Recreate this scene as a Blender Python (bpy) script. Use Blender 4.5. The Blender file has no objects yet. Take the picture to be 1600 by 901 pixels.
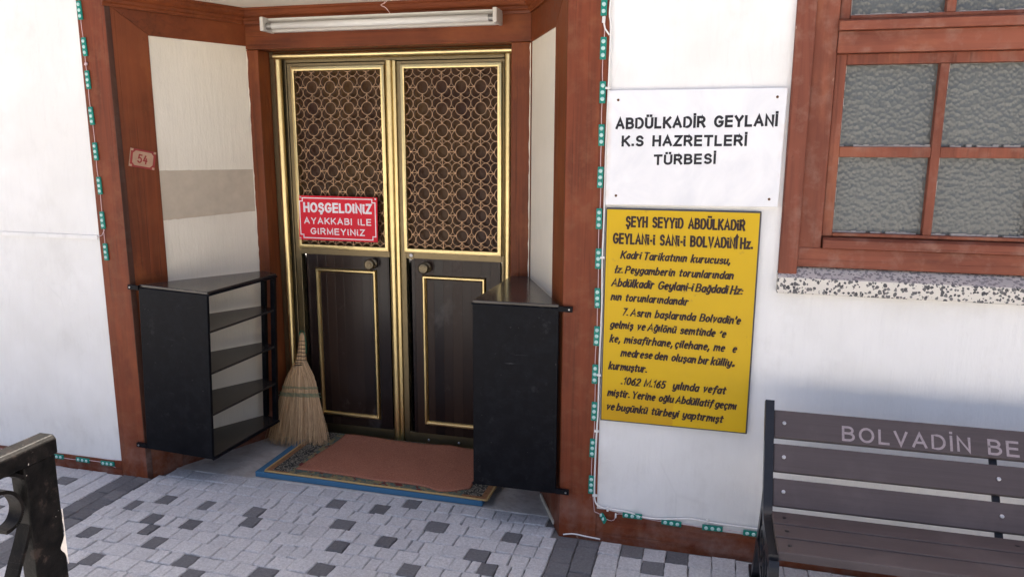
import bpy, math, random
from mathutils import Vector, Matrix, noise

# ------------------------------------------------------------------ camera, sky, sun, exposure
scene = bpy.context.scene
COL = scene.collection
rad = math.radians
cam_data = bpy.data.cameras.new('camera')
cam_data.sensor_width = 36.0
cam_data.lens = 26.38
cam_data.clip_start = 0.02
cam_data.clip_end = 2000.0
cam = bpy.data.objects.new('camera', cam_data)
COL.objects.link(cam)
right = Vector((0.96751168, 0.05217946, -0.2473832))
CR = (Vector((0.96751168, 0.25278417, 0.00461604)),
      Vector((0.05217946, -0.18178155, -0.98195355)),
      Vector((-0.2473832, 0.95029239, -0.18906592)))      # right, down, forward
m = Matrix.Identity(4)
for i in range(3):
    m[i][0] = CR[0][i]
    m[i][1] = -CR[1][i]
    m[i][2] = -CR[2][i]
m[0][3], m[1][3], m[2][3] = 0.5022, -2.6764, 1.5
cam.matrix_world = m
scene.camera = cam

SUN_EL = 62.0
world = bpy.data.worlds.new('World')
scene.world = world
world.use_nodes = True
wt = world.node_tree
wt.nodes.clear()
w_out = wt.nodes.new('ShaderNodeOutputWorld')
w_bg = wt.nodes.new('ShaderNodeBackground')
w_sky = wt.nodes.new('ShaderNodeTexSky')
w_sky.sky_type = 'NISHITA'
w_sky.sun_disc = False
w_sky.sun_elevation = rad(SUN_EL)
w_sky.sun_rotation = rad(0.0)
w_sky.air_density = 0.55
w_sky.dust_density = 9.0
w_sky.ozone_density = 0.0
w_bg.inputs['Strength'].default_value = 0.15
wt.links.new(w_sky.outputs[0], w_bg.inputs[0])
wt.links.new(w_bg.outputs[0], w_out.inputs[0])

sun_data = bpy.data.lights.new('sun', 'SUN')
sun_data.energy = 4.0
sun_data.angle = rad(0.53)
sun_data.color = (1.0, 0.93, 0.82)
sun = bpy.data.objects.new('sun', sun_data)
COL.objects.link(sun)
sun.location = (0, 12, 14)
sun.rotation_euler = (rad(-(90 - SUN_EL)), 0, 0)          # behind the building: the front stands in its shade

vs = scene.view_settings
vs.view_transform = 'Standard'
vs.look = 'None'
vs.exposure = 1.78
vs.gamma = 1.0
vs.use_curve_mapping = False

random.seed(11)
R = random.random
def ru(a, b): return a + (b - a) * random.random()

# ------------------------------------------------------------------ material helpers
class NT:
    def __init__(s, name):
        s.m = bpy.data.materials.new(name)
        s.m.use_nodes = True
        s.t = s.m.node_tree
        s.t.nodes.clear()
        s.out = s.t.nodes.new('ShaderNodeOutputMaterial')
        s.b = s.t.nodes.new('ShaderNodeBsdfPrincipled')
        s.t.links.new(s.b.outputs[0], s.out.inputs[0])
        s.tc = s.t.nodes.new('ShaderNodeTexCoord')
        s.pos = s.tc.outputs['Object']
    def n(s, typ, **kw):
        nd = s.t.nodes.new(typ)
        for k, v in kw.items(): setattr(nd, k, v)
        return nd
    def set(s, sock, v):
        if hasattr(v, 'is_output') or isinstance(v, bpy.types.NodeSocket): s.t.links.new(v, sock)
        else:
            if isinstance(v, (tuple, list)) and len(v) == 3 and sock.type == 'RGBA': v = (*v, 1)
            sock.default_value = v
    def vec(s, scale=(1, 1, 1), loc=(0, 0, 0), rot=(0, 0, 0), src=None):
        nd = s.n('ShaderNodeMapping')
        s.set(nd.inputs[0], src if src is not None else s.pos)
        nd.inputs['Location'].default_value = loc
        nd.inputs['Rotation'].default_value = rot
        nd.inputs['Scale'].default_value = scale
        return nd.outputs[0]
    def noise(s, scale, detail=4, rough=.55, vec=None, dist=0.0, col=False):
        nd = s.n('ShaderNodeTexNoise')
        s.set(nd.inputs['Vector'], vec if vec is not None else s.pos)
        nd.inputs['Scale'].default_value = scale
        nd.inputs['Detail'].default_value = detail
        nd.inputs['Roughness'].default_value = rough
        nd.inputs['Distortion'].default_value = dist
        return nd.outputs['Color' if col else 'Fac']
    def voro(s, scale, vec=None, feature='F1', out='Distance', rnd=1.0):
        nd = s.n('ShaderNodeTexVoronoi', feature=feature)
        s.set(nd.inputs['Vector'], vec if vec is not None else s.pos)
        nd.inputs['Scale'].default_value = scale
        nd.inputs['Randomness'].default_value = rnd
        return nd.outputs[out]
    def ramp(s, f, stops, interp='LINEAR'):
        nd = s.n('ShaderNodeValToRGB')
        cr = nd.color_ramp
        cr.interpolation = interp
        while len(cr.elements) < len(stops): cr.elements.new(0.5)
        for e, (p, c) in zip(cr.elements, stops):
            e.position = p
            e.color = (c, c, c, 1) if not isinstance(c, (tuple, list)) else (*c, 1)
        s.set(nd.inputs[0], f)
        return nd.outputs[0]
    def mix(s, f, a, b, mode='MIX'):
        nd = s.n('ShaderNodeMix', data_type='RGBA', blend_type=mode)
        s.set(nd.inputs[0], f)
        s.set(nd.inputs[6], a)
        s.set(nd.inputs[7], b)
        return nd.outputs[2]
    def math(s, op, a, b=0.0, c=None):
        nd = s.n('ShaderNodeMath', operation=op)
        s.set(nd.inputs[0], a)
        s.set(nd.inputs[1], b)
        if c is not None: s.set(nd.inputs[2], c)
        return nd.outputs[0]
    def xyz(s, src=None):
        nd = s.n('ShaderNodeSeparateXYZ')
        s.set(nd.inputs[0], src if src is not None else s.pos)
        return nd.outputs
    def objrand(s): return s.n('ShaderNodeObjectInfo').outputs['Random']
    def attr(s, name): return s.n('ShaderNodeAttribute', attribute_name=name).outputs['Fac']
    def bump(s, h, strength=.3, dist=.002):
        nd = s.n('ShaderNodeBump')
        nd.inputs['Strength'].default_value = strength
        nd.inputs['Distance'].default_value = dist
        s.set(nd.inputs['Height'], h)
        s.t.links.new(nd.outputs[0], s.b.inputs['Normal'])
    def fin(s, col=None, rough=None, metal=None, spec=None, coat=None):
        if col is not None: s.set(s.b.inputs['Base Color'], col)
        if rough is not None: s.set(s.b.inputs['Roughness'], rough)
        if metal is not None: s.set(s.b.inputs['Metallic'], metal)
        if spec is not None: s.set(s.b.inputs['Specular IOR Level'], spec)
        if coat is not None: s.set(s.b.inputs['Coat Weight'], coat)
        return s.m

def simple(name, col, rough=.5, metal=0.0, var=.12, scale=30.0, bump=0.0, spec=.35):
    t = NT(name)
    f = t.noise(scale, 3)
    lo = tuple(c * (1 - var) for c in col)
    hi = tuple(min(1, c * (1 + var)) for c in col)
    c = t.mix(f, lo, hi)
    if bump: t.bump(t.noise(scale * 4, 3), bump, .001)
    r = t.math('MULTIPLY_ADD', f, .2, max(.02, rough - .1))
    return t.fin(c, r, metal, spec)

def mat_plaster(name, col, dirt=1.0):
    t = NT(name)
    streak = t.noise(1.0, 5, .6, t.vec((55, 55, 5)))
    fine = t.noise(160, 3, .6, t.vec((1, 1, .35)))
    big = t.noise(1.6, 4, .6)
    c = t.mix(t.ramp(big, [(.42, 0), (.6, 1)]), col, tuple(x * f for x, f in zip(col, (.92, .915, .90))))
    c = t.mix(t.math('MULTIPLY', t.ramp(t.noise(4.5, 6, .7, t.vec((1, 1, .7), loc=(7, 1, 3))), [(.55, 0), (.70, 1)]), .16), c, (.50, .47, .42))
    c = t.mix(t.math('MULTIPLY', t.ramp(streak, [(.52, 0), (.8, 1)]), .08), c, (.45, .44, .42))
    # small dark chips and scuffs
    ch = t.voro(7.0, t.vec((1, 1, .55), loc=(3.1, 1.7, .4)))
    gate = t.noise(5.0, 2, .5)
    chips = t.math('MULTIPLY', t.ramp(ch, [(.0, 1), (.022, 1), (.034, 0)]), t.ramp(gate, [(.54, 0), (.58, 1)]))
    c = t.mix(t.math('MULTIPLY', chips, .6 * dirt), c, (.16, .14, .12))
    z = t.xyz()[2]
    low = t.math('MULTIPLY', t.ramp(z, [(.05, 1), (.42, 0)]), t.ramp(t.noise(14, 5, .65, t.vec((1, 1, .6))), [(.5, 0), (.72, 1)]))
    c = t.mix(t.math('MULTIPLY', low, .22 * dirt), c, (.36, .32, .28))
    cr = t.ramp(t.voro(2.3, t.vec((1, 1, .5), loc=(.3, .9, .8)), 'DISTANCE_TO_EDGE'), [(.0, 1), (.004, .5), (.009, 0)])
    crk = t.math('MULTIPLY', cr, t.ramp(t.noise(2.2, 2), [(.55, 0), (.62, 1)]))
    c = t.mix(t.math('MULTIPLY', crk, .08 * dirt), c, (.3, .29, .28))
    h = t.math('ADD', t.math('MULTIPLY', streak, .9), t.math('MULTIPLY', fine, .45))
    h = t.math('ADD', h, t.math('MULTIPLY', t.noise(9, 3), .8))
    t.bump(h, .55, .004)
    return t.fin(c, t.math('MULTIPLY_ADD', fine, .25, .45), 0, .35)

def mat_redwood(name, col, axis='z', fade=.35, chip=1.0, rough=.4):
    t = NT(name)
    sc = {'z': (38, 38, 2.0), 'x': (2.0, 38, 38)}[axis]
    rnd = t.objrand()
    off = t.n('ShaderNodeCombineXYZ')
    t.set(off.inputs[0], t.math('MULTIPLY', rnd, 37.0)); t.set(off.inputs[1], t.math('MULTIPLY', rnd, 11.0)); t.set(off.inputs[2], t.math('MULTIPLY', rnd, 23.0))
    ad = t.n('ShaderNodeVectorMath', operation='ADD')
    t.set(ad.inputs[0], t.pos); t.set(ad.inputs[1], off.outputs[0])
    P = ad.outputs[0]
    grain = t.noise(1.0, 6, .62, t.vec(sc, src=P), .6)
    big = t.noise(2.4, 4, .6, P)
    med = t.noise(16, 5, .62, P)
    dk = tuple(x * .5 for x in col)
    crack = t.ramp(t.noise(1.0, 3, .5, t.vec({'z': (75, 75, 1.1), 'x': (1.1, 75, 75)}[axis], src=P), .3), [(.62, 0), (.68, 1)])
    lt = (min(1, col[0] * 1.28), col[1] * 1.35, col[2] * 1.3)
    c = t.mix(t.ramp(grain, [(.28, 0), (.72, 1)]), dk, col)
    c = t.mix(t.math('MULTIPLY', crack, .55), c, tuple(x * .35 for x in col))
    c = t.mix(t.math('MULTIPLY', t.ramp(big, [(.42, 0), (.7, 1)]), .6), c, lt)
    wp = t.ramp(t.noise(3.2, 6, .72, t.vec((1, 1, .45) if axis == 'z' else (.45, 1, 1), loc=(9, 2, 5), src=P)), [(.52, 0), (.66, 1)])
    c = t.mix(t.math('MULTIPLY', wp, .55), c, (col[0] * 1.45, col[1] * 1.75, col[2] * 1.5))
    fd = (col[0] * 1.25, col[1] * 2.3, col[2] * 2.9)
    c = t.mix(t.math('MULTIPLY', t.ramp(med, [(.5, 0), (.75, 1)]), fade), c, fd)
    wob = t.n('ShaderNodeVectorMath', operation='MULTIPLY_ADD')
    t.set(wob.inputs[0], t.noise(38, 4, .7, P, 0, True)); wob.inputs[1].default_value = (.05, .05, .07); t.set(wob.inputs[2], P)
    PW = wob.outputs[0]
    v = t.voro(11.0, t.vec((1, 1, .38) if axis == 'z' else (.38, 1, 1), src=PW))
    gate = t.noise(3.5, 3, .6, P)
    chips = t.math('MULTIPLY', t.ramp(v, [(0, 1), (.035, 1), (.055, 0)]), t.ramp(gate, [(.53, 0), (.58, 1)]))
    c = t.mix(t.math('MULTIPLY', chips, .75 * chip), c, (.50, .33, .24))
    v2 = t.voro(16.0, t.vec((1, 1, .6) if axis == 'z' else (.6, 1, 1), loc=(5, 3, 1), src=PW))
    dark = t.math('MULTIPLY', t.ramp(v2, [(0, 1), (.05, 1), (.08, 0)]), t.ramp(t.noise(4, 2, .5, P), [(.55, 0), (.6, 1)]))
    c = t.mix(t.math('MULTIPLY', dark, .7 * chip), c, tuple(x * .3 for x in col))
    z = t.xyz()[2]
    dust = t.math('MULTIPLY', t.ramp(z, [(.0, 1), (.30, 0)]), t.ramp(t.noise(11, 6, .7), [(.42, 0), (.72, 1)]))
    c = t.mix(t.math('MULTIPLY', dust, .55), c, (.33, .23, .19))
    t.bump(t.math('ADD', t.math('MULTIPLY', crack, -.8), t.math('ADD', grain, t.math('MULTIPLY', chips, -.6))), .4, .002)
    return t.fin(c, t.math('MULTIPLY_ADD', grain, .3, rough - .06), 0, .22)

def mat_metal(name, col, rough, axis='z'):
    t = NT(name)
    g = t.noise(1.0, 4, .6, t.vec((90, 90, 3) if axis == 'z' else (3, 90, 90)))
    big = t.noise(6, 4, .6)
    c = t.mix(t.ramp(big, [(.35, 0), (.7, 1)]), tuple(x * .85 for x in col), col)
    spot = t.math('MULTIPLY', t.ramp(t.noise(60, 4, .7), [(.62, 0), (.72, 1)]), .4)
    c = t.mix(spot, c, tuple(x * .4 for x in col))
    r = t.math('ADD', t.math('MULTIPLY_ADD', g, .08, rough - .04), t.math('MULTIPLY', spot, .3))
    return t.fin(c, r, 1.0)

M = {}
M['wall'] = mat_plaster('white_plaster', (.83, .82, .79))
M['wall_in'] = mat_plaster('cream_plaster', (.75, .69, .565), .9)
M['bare'] = simple('bare_plaster', (.48, .41, .315), .85, var=.18, scale=18, bump=.4, spec=.1)
RED = (.20, .047, .018)
M['redz'] = mat_redwood('red_brown_paint_upright', RED, 'z')
M['redx'] = mat_redwood('red_brown_paint_level', RED, 'x')
M['redin'] = mat_redwood('red_brown_varnish_upright', (.178, .044, .014), 'z', .10, .45, .36)
M['redinx'] = mat_redwood('red_brown_varnish_level', (.165, .040, .013), 'x', .10, .45, .36)
M['redwin'] = mat_redwood('weathered_red_window_upright', (.235, .072, .042), 'z', .6, 1.0, .5)
M['redwinx'] = mat_redwood('weathered_red_window_level', (.245, .075, .044), 'x', .6, 1.0, .5)
M['weathered_gap_shade'] = mat_redwood('weathered_wood_gap_shade', (.075, .030, .018), 'z', .35, .5, .55)  # aged wood; the dark tone also carries the corner's shadow gap
M['gold'] = mat_metal('gold_anodised', (.74, .59, .29), .34)
M['bronze'] = mat_metal('bronze_anodised', (.235, .185, .105), .45)
M['brass'] = mat_metal('brass_grille', (.46, .29, .175), .42)
M['brassside'] = simple('brown_grille_side', (.11, .062, .038), .55)
M['oldbrass'] = mat_metal('tarnished_brass', (.19, .155, .10), .38)
M['steel'] = mat_metal('bright_bolt', (.5, .5, .52), .4)

t = NT('dark_door_board')
x = t.xyz()[0]
band = t.math('FLOOR', t.math('MULTIPLY', x, 21.0))
wn = t.n('ShaderNodeTexWhiteNoise', noise_dimensions='1D'); t.set(wn.inputs['W'], band)
g = t.noise(1.0, 5, .6, t.vec((70, 70, 2.5)), .4)
c = t.mix(wn.outputs['Value'], (.010, .008, .009), (.034, .018, .012))
c = t.mix(t.math('MULTIPLY', g, .35), c, (.035, .021, .014))
sm = t.math('MULTIPLY', t.ramp(t.noise(7, 5, .65, t.vec((1, 1, .7))), [(.6, 0), (.72, 1)]), .12)
c = t.mix(sm, c, (.3, .28, .26))
fr = t.math('FRACT', t.math('MULTIPLY', x, 21.0))
gap = t.ramp(fr, [(0, 0), (.03, 1), (.97, 1), (1, 0)])
t.bump(t.math('ADD', gap, t.math('MULTIPLY', g, .15)), .3, .002)
M['board'] = t.fin(c, t.math('MULTIPLY_ADD', wn.outputs['Value'], .14, .16), 0, .25)

t = NT('dark_glass_behind_grille')
n_ = t.noise(38, 3, .5, None, 1.0)
c = t.mix(t.ramp(t.noise(3, 2), [(.4, 0), (.62, 1)]), (.055, .025, .016), (.092, .048, .018))
t.bump(n_, .5, .004)
M['darkglass'] = t.fin(c, .25, 0, .16)

t = NT('black_paint')
n_ = t.noise(26, 5, .65)
fine = t.noise(140, 3, .6)
c = t.mix(t.ramp(n_, [(.45, 0), (.75, 1)]), (.0035, .004, .006), (.009, .010, .013))
sp = t.math('MULTIPLY', t.ramp(t.noise(75, 5, .75), [(.685, 0), (.715, 1)]), t.ramp(t.noise(7, 3), [(.48, 0), (.58, 1)]))
scr = t.math('MULTIPLY', t.ramp(t.noise(1, 3, .6, t.vec((9, 9, 190))), [(.66, 0), (.72, 1)]), t.ramp(t.noise(4, 2), [(.56, 0), (.64, 1)]))
c = t.mix(t.math('MULTIPLY', sp, .75), c, (.34, .33, .31))
c = t.mix(t.math('MULTIPLY', scr, .3), c, (.2, .2, .21))
smg = t.math('MULTIPLY', t.ramp(t.noise(9, 6, .75, t.vec(loc=(2, 5, 1))), [(.60, 0), (.74, 1)]), .5)
c = t.mix(smg, c, (.05, .05, .052))
t.bump(t.math('ADD', n_, t.math('MULTIPLY', fine, .3)), .22, .003)
M['black'] = t.fin(c, t.math('MULTIPLY_ADD', n_, .3, .25), 0, .10)

t = NT('varnished_black_top')
n_ = t.noise(18, 4, .6)
c = t.mix(n_, (.022, .019, .017), (.05, .042, .037))
t.bump(t.noise(30, 3), .06, .003)
M['blacktop'] = t.fin(c, t.math('MULTIPLY_ADD', n_, .12, .10), 0, .45)

t = NT('chipped_black_iron')
n_ = t.noise(30, 6, .7)
c = t.mix(t.ramp(n_, [(.4, 0), (.8, 1)]), (.003, .0028, .0026), (.016, .013, .012))
wear = t.ramp(t.noise(15, 6, .72), [(.57, 0), (.63, 1)])
c = t.mix(t.math('MULTIPLY', wear, .4), c, (.07, .05, .04))
sp = t.ramp(t.noise(24, 5, .7, t.vec(loc=(4, 2, 7))), [(.655, 0), (.675, 1)])
c = t.mix(sp, c, (.62, .56, .50))
t.bump(t.math('ADD', n_, t.math('MULTIPLY', sp, -.7)), .5, .003)
M['iron'] = t.fin(c, t.math('MULTIPLY_ADD', n_, .4, .25), .0, .12)
M['pale_strip'] = simple('warm_white_strip', (.8, .74, .66), .7)

def mat_stone(name, a, b, sp):
    t = NT(name)
    tone = t.attr('tone')
    c = t.mix(tone, a, b)
    s0 = t.noise(95, 4, .75)
    s1 = t.noise(260, 3, .7)
    c = t.mix(t.math('MULTIPLY', t.ramp(s0, [(.36, 1), (.56, 0)]), sp), c, tuple(x * .42 for x in a))
    c = t.mix(t.math('MULTIPLY', t.ramp(s1, [(.38, 1), (.60, 0)]), sp * .7), c, tuple(x * .40 for x in a))
    c = t.mix(t.math('MULTIPLY', t.ramp(s0, [(.55, 0), (.72, 1)]), .5), c, tuple(min(.8, x * 1.35) for x in b))
    st = t.noise(5, 5, .65)
    c = t.mix(t.math('MULTIPLY', t.ramp(st, [(.5, 0), (.75, 1)]), .22), c, (.25, .23, .21))
    h = t.math('ADD', t.noise(60, 5, .75), t.math('MULTIPLY', s1, .4))
    t.bump(h, 1.0, .009)
    return t.fin(c, .85, 0, .2)
M['paver'] = mat_stone('light_grey_paver', (.60, .605, .62), (.70, .705, .715), .34)
M['dpaver'] = mat_stone('dark_grey_paver', (.15, .152, .162), (.21, .212, .222), .25)
M['joint'] = simple('joint_sand', (.15, .145, .14), .95, var=.4, scale=120, bump=.5)

t = NT('ground_paving')
br = t.n('ShaderNodeTexBrick')
t.set(br.inputs['Vector'], t.pos)
br.inputs['Color1'].default_value = (.50, .49, .46, 1); br.inputs['Color2'].default_value = (.43, .42, .40, 1); br.inputs['Mortar'].default_value = (.12, .12, .12, 1)
br.inputs['Scale'].default_value = 1.0; br.inputs['Mortar Size'].default_value = .004; br.inputs['Brick Width'].default_value = .09; br.inputs['Row Height'].default_value = .078
c = t.mix(t.math('MULTIPLY', t.noise(.6, 5), .5), br.outputs[0], (.34, .33, .31))
M['ground'] = t.fin(c, .85)

t = NT('threshold_marble')
v = t.noise(2.5, 7, .65, None, 1.8)
c = t.mix(t.ramp(v, [(.35, 0), (.5, .8), (.55, .2), (.7, 1)]), (.38, .37, .35), (.58, .56, .53))
d = t.ramp(t.noise(9, 5, .7), [(.5, 0), (.75, 1)])
c = t.mix(t.math('MULTIPLY', d, .6), c, (.27, .20, .15))
M['marble_floor'] = t.fin(c, t.math('MULTIPLY_ADD', d, .35, .3))

t = NT('plaque_marble')
v = t.noise(4.5, 6, .6, None, 1.3)
c = t.mix(t.ramp(v, [(.42, 0), (.7, 1)]), (.80, .80, .80), (.70, .71, .73))
xx = t.xyz()
ex = t.math('ABSOLUTE', t.math('SUBTRACT', xx[0], .0))
edge = t.math('MULTIPLY', t.ramp(ex, [(.272, 0), (.291, 1)]), t.ramp(t.noise(9, 4, .6), [(.42, 0), (.66, 1)]))
c = t.mix(t.math('MULTIPLY', edge, .55), c, (.55, .36, .22))
M['marble'] = t.fin(c, .25)
M['rust'] = simple('rusty_screw', (.12, .055, .025), .8, var=.4, scale=300)
M['ink'] = simple('black_lettering', (.012, .012, .017), .5)
M['inkbrown'] = simple('brown_black_lettering', (.026, .010, .006), .5)

t = NT('yellow_enamel')
n_ = t.noise(4, 5, .6)
c = t.mix(n_, (.56, .355, .003), (.64, .405, .004))
z = t.xyz()[2]
rst = t.math('MULTIPLY', t.ramp(z, [(.03, 1), (.16, 0)]), t.ramp(t.xyz()[0], [(-.26, 1), (.0, 0)]))
c = t.mix(t.math('MULTIPLY', rst, .4), c, (.42, .19, .01))
v = t.noise(34, 4, .7)
gate = t.noise(6, 2, .5, t.vec(loc=(2, 0, .3)))
c = t.mix(t.math('MULTIPLY', t.math('MULTIPLY', t.ramp(v, [(.6, 0), (.66, 1)]), t.ramp(gate, [(.58, 0), (.64, 1)])), .5), c, (.25, .16, .03))
t.bump(t.noise(5, 3), .06, .01)
M['yellow'] = t.fin(c, t.math('MULTIPLY_ADD', n_, .15, .25), 0, .22)
M['signedge'] = simple('dark_sign_edge', (.05, .05, .058), .5)

M['redsign'] = simple('red_plastic_sign', (.66, .018, .034), .4, var=.06, scale=6, spec=.15)
M['signwhite'] = simple('white_lettering', (.78, .75, .76), .45, var=.08, scale=60)
M['platecream'] = simple('cream_plate', (.40, .25, .16), .55, var=.25, scale=40)
M['platered'] = simple('dark_red_plate_paint', (.27, .035, .03), .5, var=.25, scale=60)

M['ledgreen'] = simple('green_led_module', (.005, .21, .155), .4, var=.2, scale=80)
M['lens'] = simple('clear_led_lens', (.45, .66, .61), .15)
M['wire'] = simple('pinkish_wire', (.66, .48, .48), .5)
M['cable'] = simple('white_cable', (.76, .74, .70), .45)
M['lampwhite'] = simple('white_lamp_housing', (.54, .52, .48), .4, var=.1, scale=12)
M['tube'] = simple('unlit_fluorescent_glass', (.66, .66, .64), .12, var=.03)
M['cap'] = simple('tube_cap', (.25, .25, .24), .4, .8)

t = NT('straw')
tone = t.attr('tone')
c = t.mix(tone, (.33, .19, .08), (.72, .49, .26))
z = t.xyz()[2]
c = t.mix(t.math('MULTIPLY', t.ramp(t.noise(5, 3), [(.5, 0), (.7, 1)]), .3), c, (.44, .25, .12))
M['straw'] = t.fin(c, .6)
M['strawcore'] = simple('straw_core', (.34, .21, .10), .9, var=.4, scale=200)
M['blackwire'] = simple('black_binding_wire', (.02, .015, .014), .4)
M['greenthread'] = simple('green_thread', (.22, .29, .17), .8, var=.3, scale=120)
M['greenloop'] = simple('green_cord', (.01, .16, .09), .6)

t = NT('blue_foam')
n_ = t.noise(60, 4, .6)
c = t.mix(t.noise(6, 4), (.035, .13, .24), (.055, .175, .29))
t.bump(n_, .3, .002)
M['blue'] = t.fin(c, .75)

t = NT('terracotta_mat')
n_ = t.noise(170, 4, .8)
c = t.mix(t.noise(9, 6, .75), (.36, .15, .092), (.48, .215, .138))
c = t.mix(t.math('MULTIPLY', t.ramp(n_, [(.4, 1), (.6, 0)]), .6), c, (.17, .065, .045))
t.bump(n_, .7, .003)
M['terra'] = t.fin(c, .95, 0, .1)

# carpet: ochre edge, dark border with scrolls, tan guard stripe, greenish field
t = NT('patterned_carpet')
px, py, pz = t.xyz()
ax = t.math('SUBTRACT', .530, t.math('ABSOLUTE', px))
ay = t.math('SUBTRACT', py, 0.0)
d = t.math('MINIMUM', ax, ay)
wob = t.noise(1, 3, .6, t.vec((22, 22, 22)), 2.5)
scroll = t.ramp(t.math('ABSOLUTE', t.math('SUBTRACT', wob, .5)), [(.02, 1), (.045, 0)])
blobs = t.ramp(t.voro(24), [(.12, 1), (.2, 0)])
field = t.mix(scroll, (.045, .046, .042), (.33, .30, .24))
field = t.mix(t.math('MULTIPLY', blobs, .7), field, (.19, .17, .13))
inner = t.mix(t.ramp(t.noise(26, 4, .6, None, 1.5), [(.45, 0), (.55, 1)]), (.11, .15, .13), (.30, .24, .12))
inner = t.mix(t.ramp(t.noise(19, 3, .5, t.vec(loc=(3, 3, 3)), 1.0), [(.58, 0), (.62, 1)]), inner, (.17, .04, .035))
outer = t.mix(t.ramp(t.voro(60), [(.2, 0), (.4, 1)]), (.20, .12, .05), (.32, .16, .08))
c = t.mix(t.ramp(d, [(.026, 0), (.028, 1)], 'CONSTANT'), outer, field)
c = t.mix(t.ramp(ax, [(0, 0), (.115, 1)], 'CONSTANT'), c, inner)
c = t.mix(t.ramp(d, [(0, 1), (.006, 0)], 'CONSTANT'), c, (.40, .27, .11))
n_ = t.noise(380, 3, .7)
c = t.mix(t.math('MULTIPLY', t.ramp(n_, [(.4, 1), (.6, 0)]), .4), c, (.03, .03, .025))
t.bump(n_, .6, .003)
M['carpet'] = t.fin(c, .95, 0, .1)
M['binding'] = simple('ochre_carpet_binding', (.46, .31, .13), .8, var=.25, scale=90)

t = NT('hammered_glass')
v = t.voro(80, t.vec((1, .2, .85)), 'F1')
n_ = t.noise(9, 2, .5)
t.bump(t.math('ADD', v, t.math('MULTIPLY', n_, .05)), .65, .0036)
c = t.mix(t.noise(3, 3), (.088, .096, .094), (.125, .132, .122))
M['glass'] = t.fin(c, .23, 0, .55)
M['putty'] = simple('dusty_putty', (.42, .39, .36), .9, var=.35, scale=70, bump=.4)

def mat_terrazzo(name, dust):
    t = NT(name)
    nd = t.n('ShaderNodeTexVoronoi', feature='F1')
    wv = t.n('ShaderNodeVectorMath', operation='ADD')
    t.set(wv.inputs[0], t.pos)
    sc = t.n('ShaderNodeVectorMath', operation='SCALE'); t.set(sc.inputs[0], t.noise(90, 2, .5, None, 0, True)); sc.inputs[3].default_value = .009
    t.set(wv.inputs[1], sc.outputs[0])
    t.set(nd.inputs['Vector'], wv.outputs[0]); nd.inputs['Scale'].default_value = 94
    sep = t.n('ShaderNodeSeparateColor'); t.set(sep.inputs[0], nd.outputs['Color'])
    thr = t.math('MULTIPLY_ADD', sep.outputs[0], .42, .30)
    chip = t.math('LESS_THAN', nd.outputs['Distance'], thr)
    chip = t.math('MULTIPLY', chip, t.math('GREATER_THAN', sep.outputs[1], .22))
    cc = t.mix(sep.outputs[2], (.02, .02, .028), (.13, .125, .125))
    c = t.mix(chip, (.64, .60, .53), cc)
    if dust: c = t.mix(t.ramp(t.noise(14, 4), [(.3, .35), (.7, .75)]), c, (.34, .31, .31))
    return t.fin(c, .75 if dust else .45)
M['terrazzo'] = mat_terrazzo('terrazzo_front', False)
M['terrazzo_top'] = mat_terrazzo('terrazzo_dusty_top', True)

t = NT('brown_composite_slat')
g = t.noise(1.0, 4, .6, t.vec((4, 120, 120)))
c = t.mix(g, (.058, .045, .046), (.092, .073, .073))
d = t.ramp(t.noise(5, 5, .65), [(.5, 0), (.75, 1)])
c = t.mix(t.math('MULTIPLY', d, .22), c, (.18, .15, .15))
t.bump(g, .2, .001)
M['slat'] = t.fin(c, .52, 0, .3)
M['engrave'] = simple('faded_grey_lettering', (.30, .255, .265), .7, var=.35, scale=120)
M['cast'] = simple('black_cast_iron', (.012, .013, .017), .35, var=.4, scale=50, bump=.2)
M['roof'] = simple('red_roof_tile', (.30, .10, .06), .8, var=.3, scale=8)
M['soffit'] = simple('cream_soffit', (.72, .68, .58), .7, var=.06, scale=5)

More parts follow.
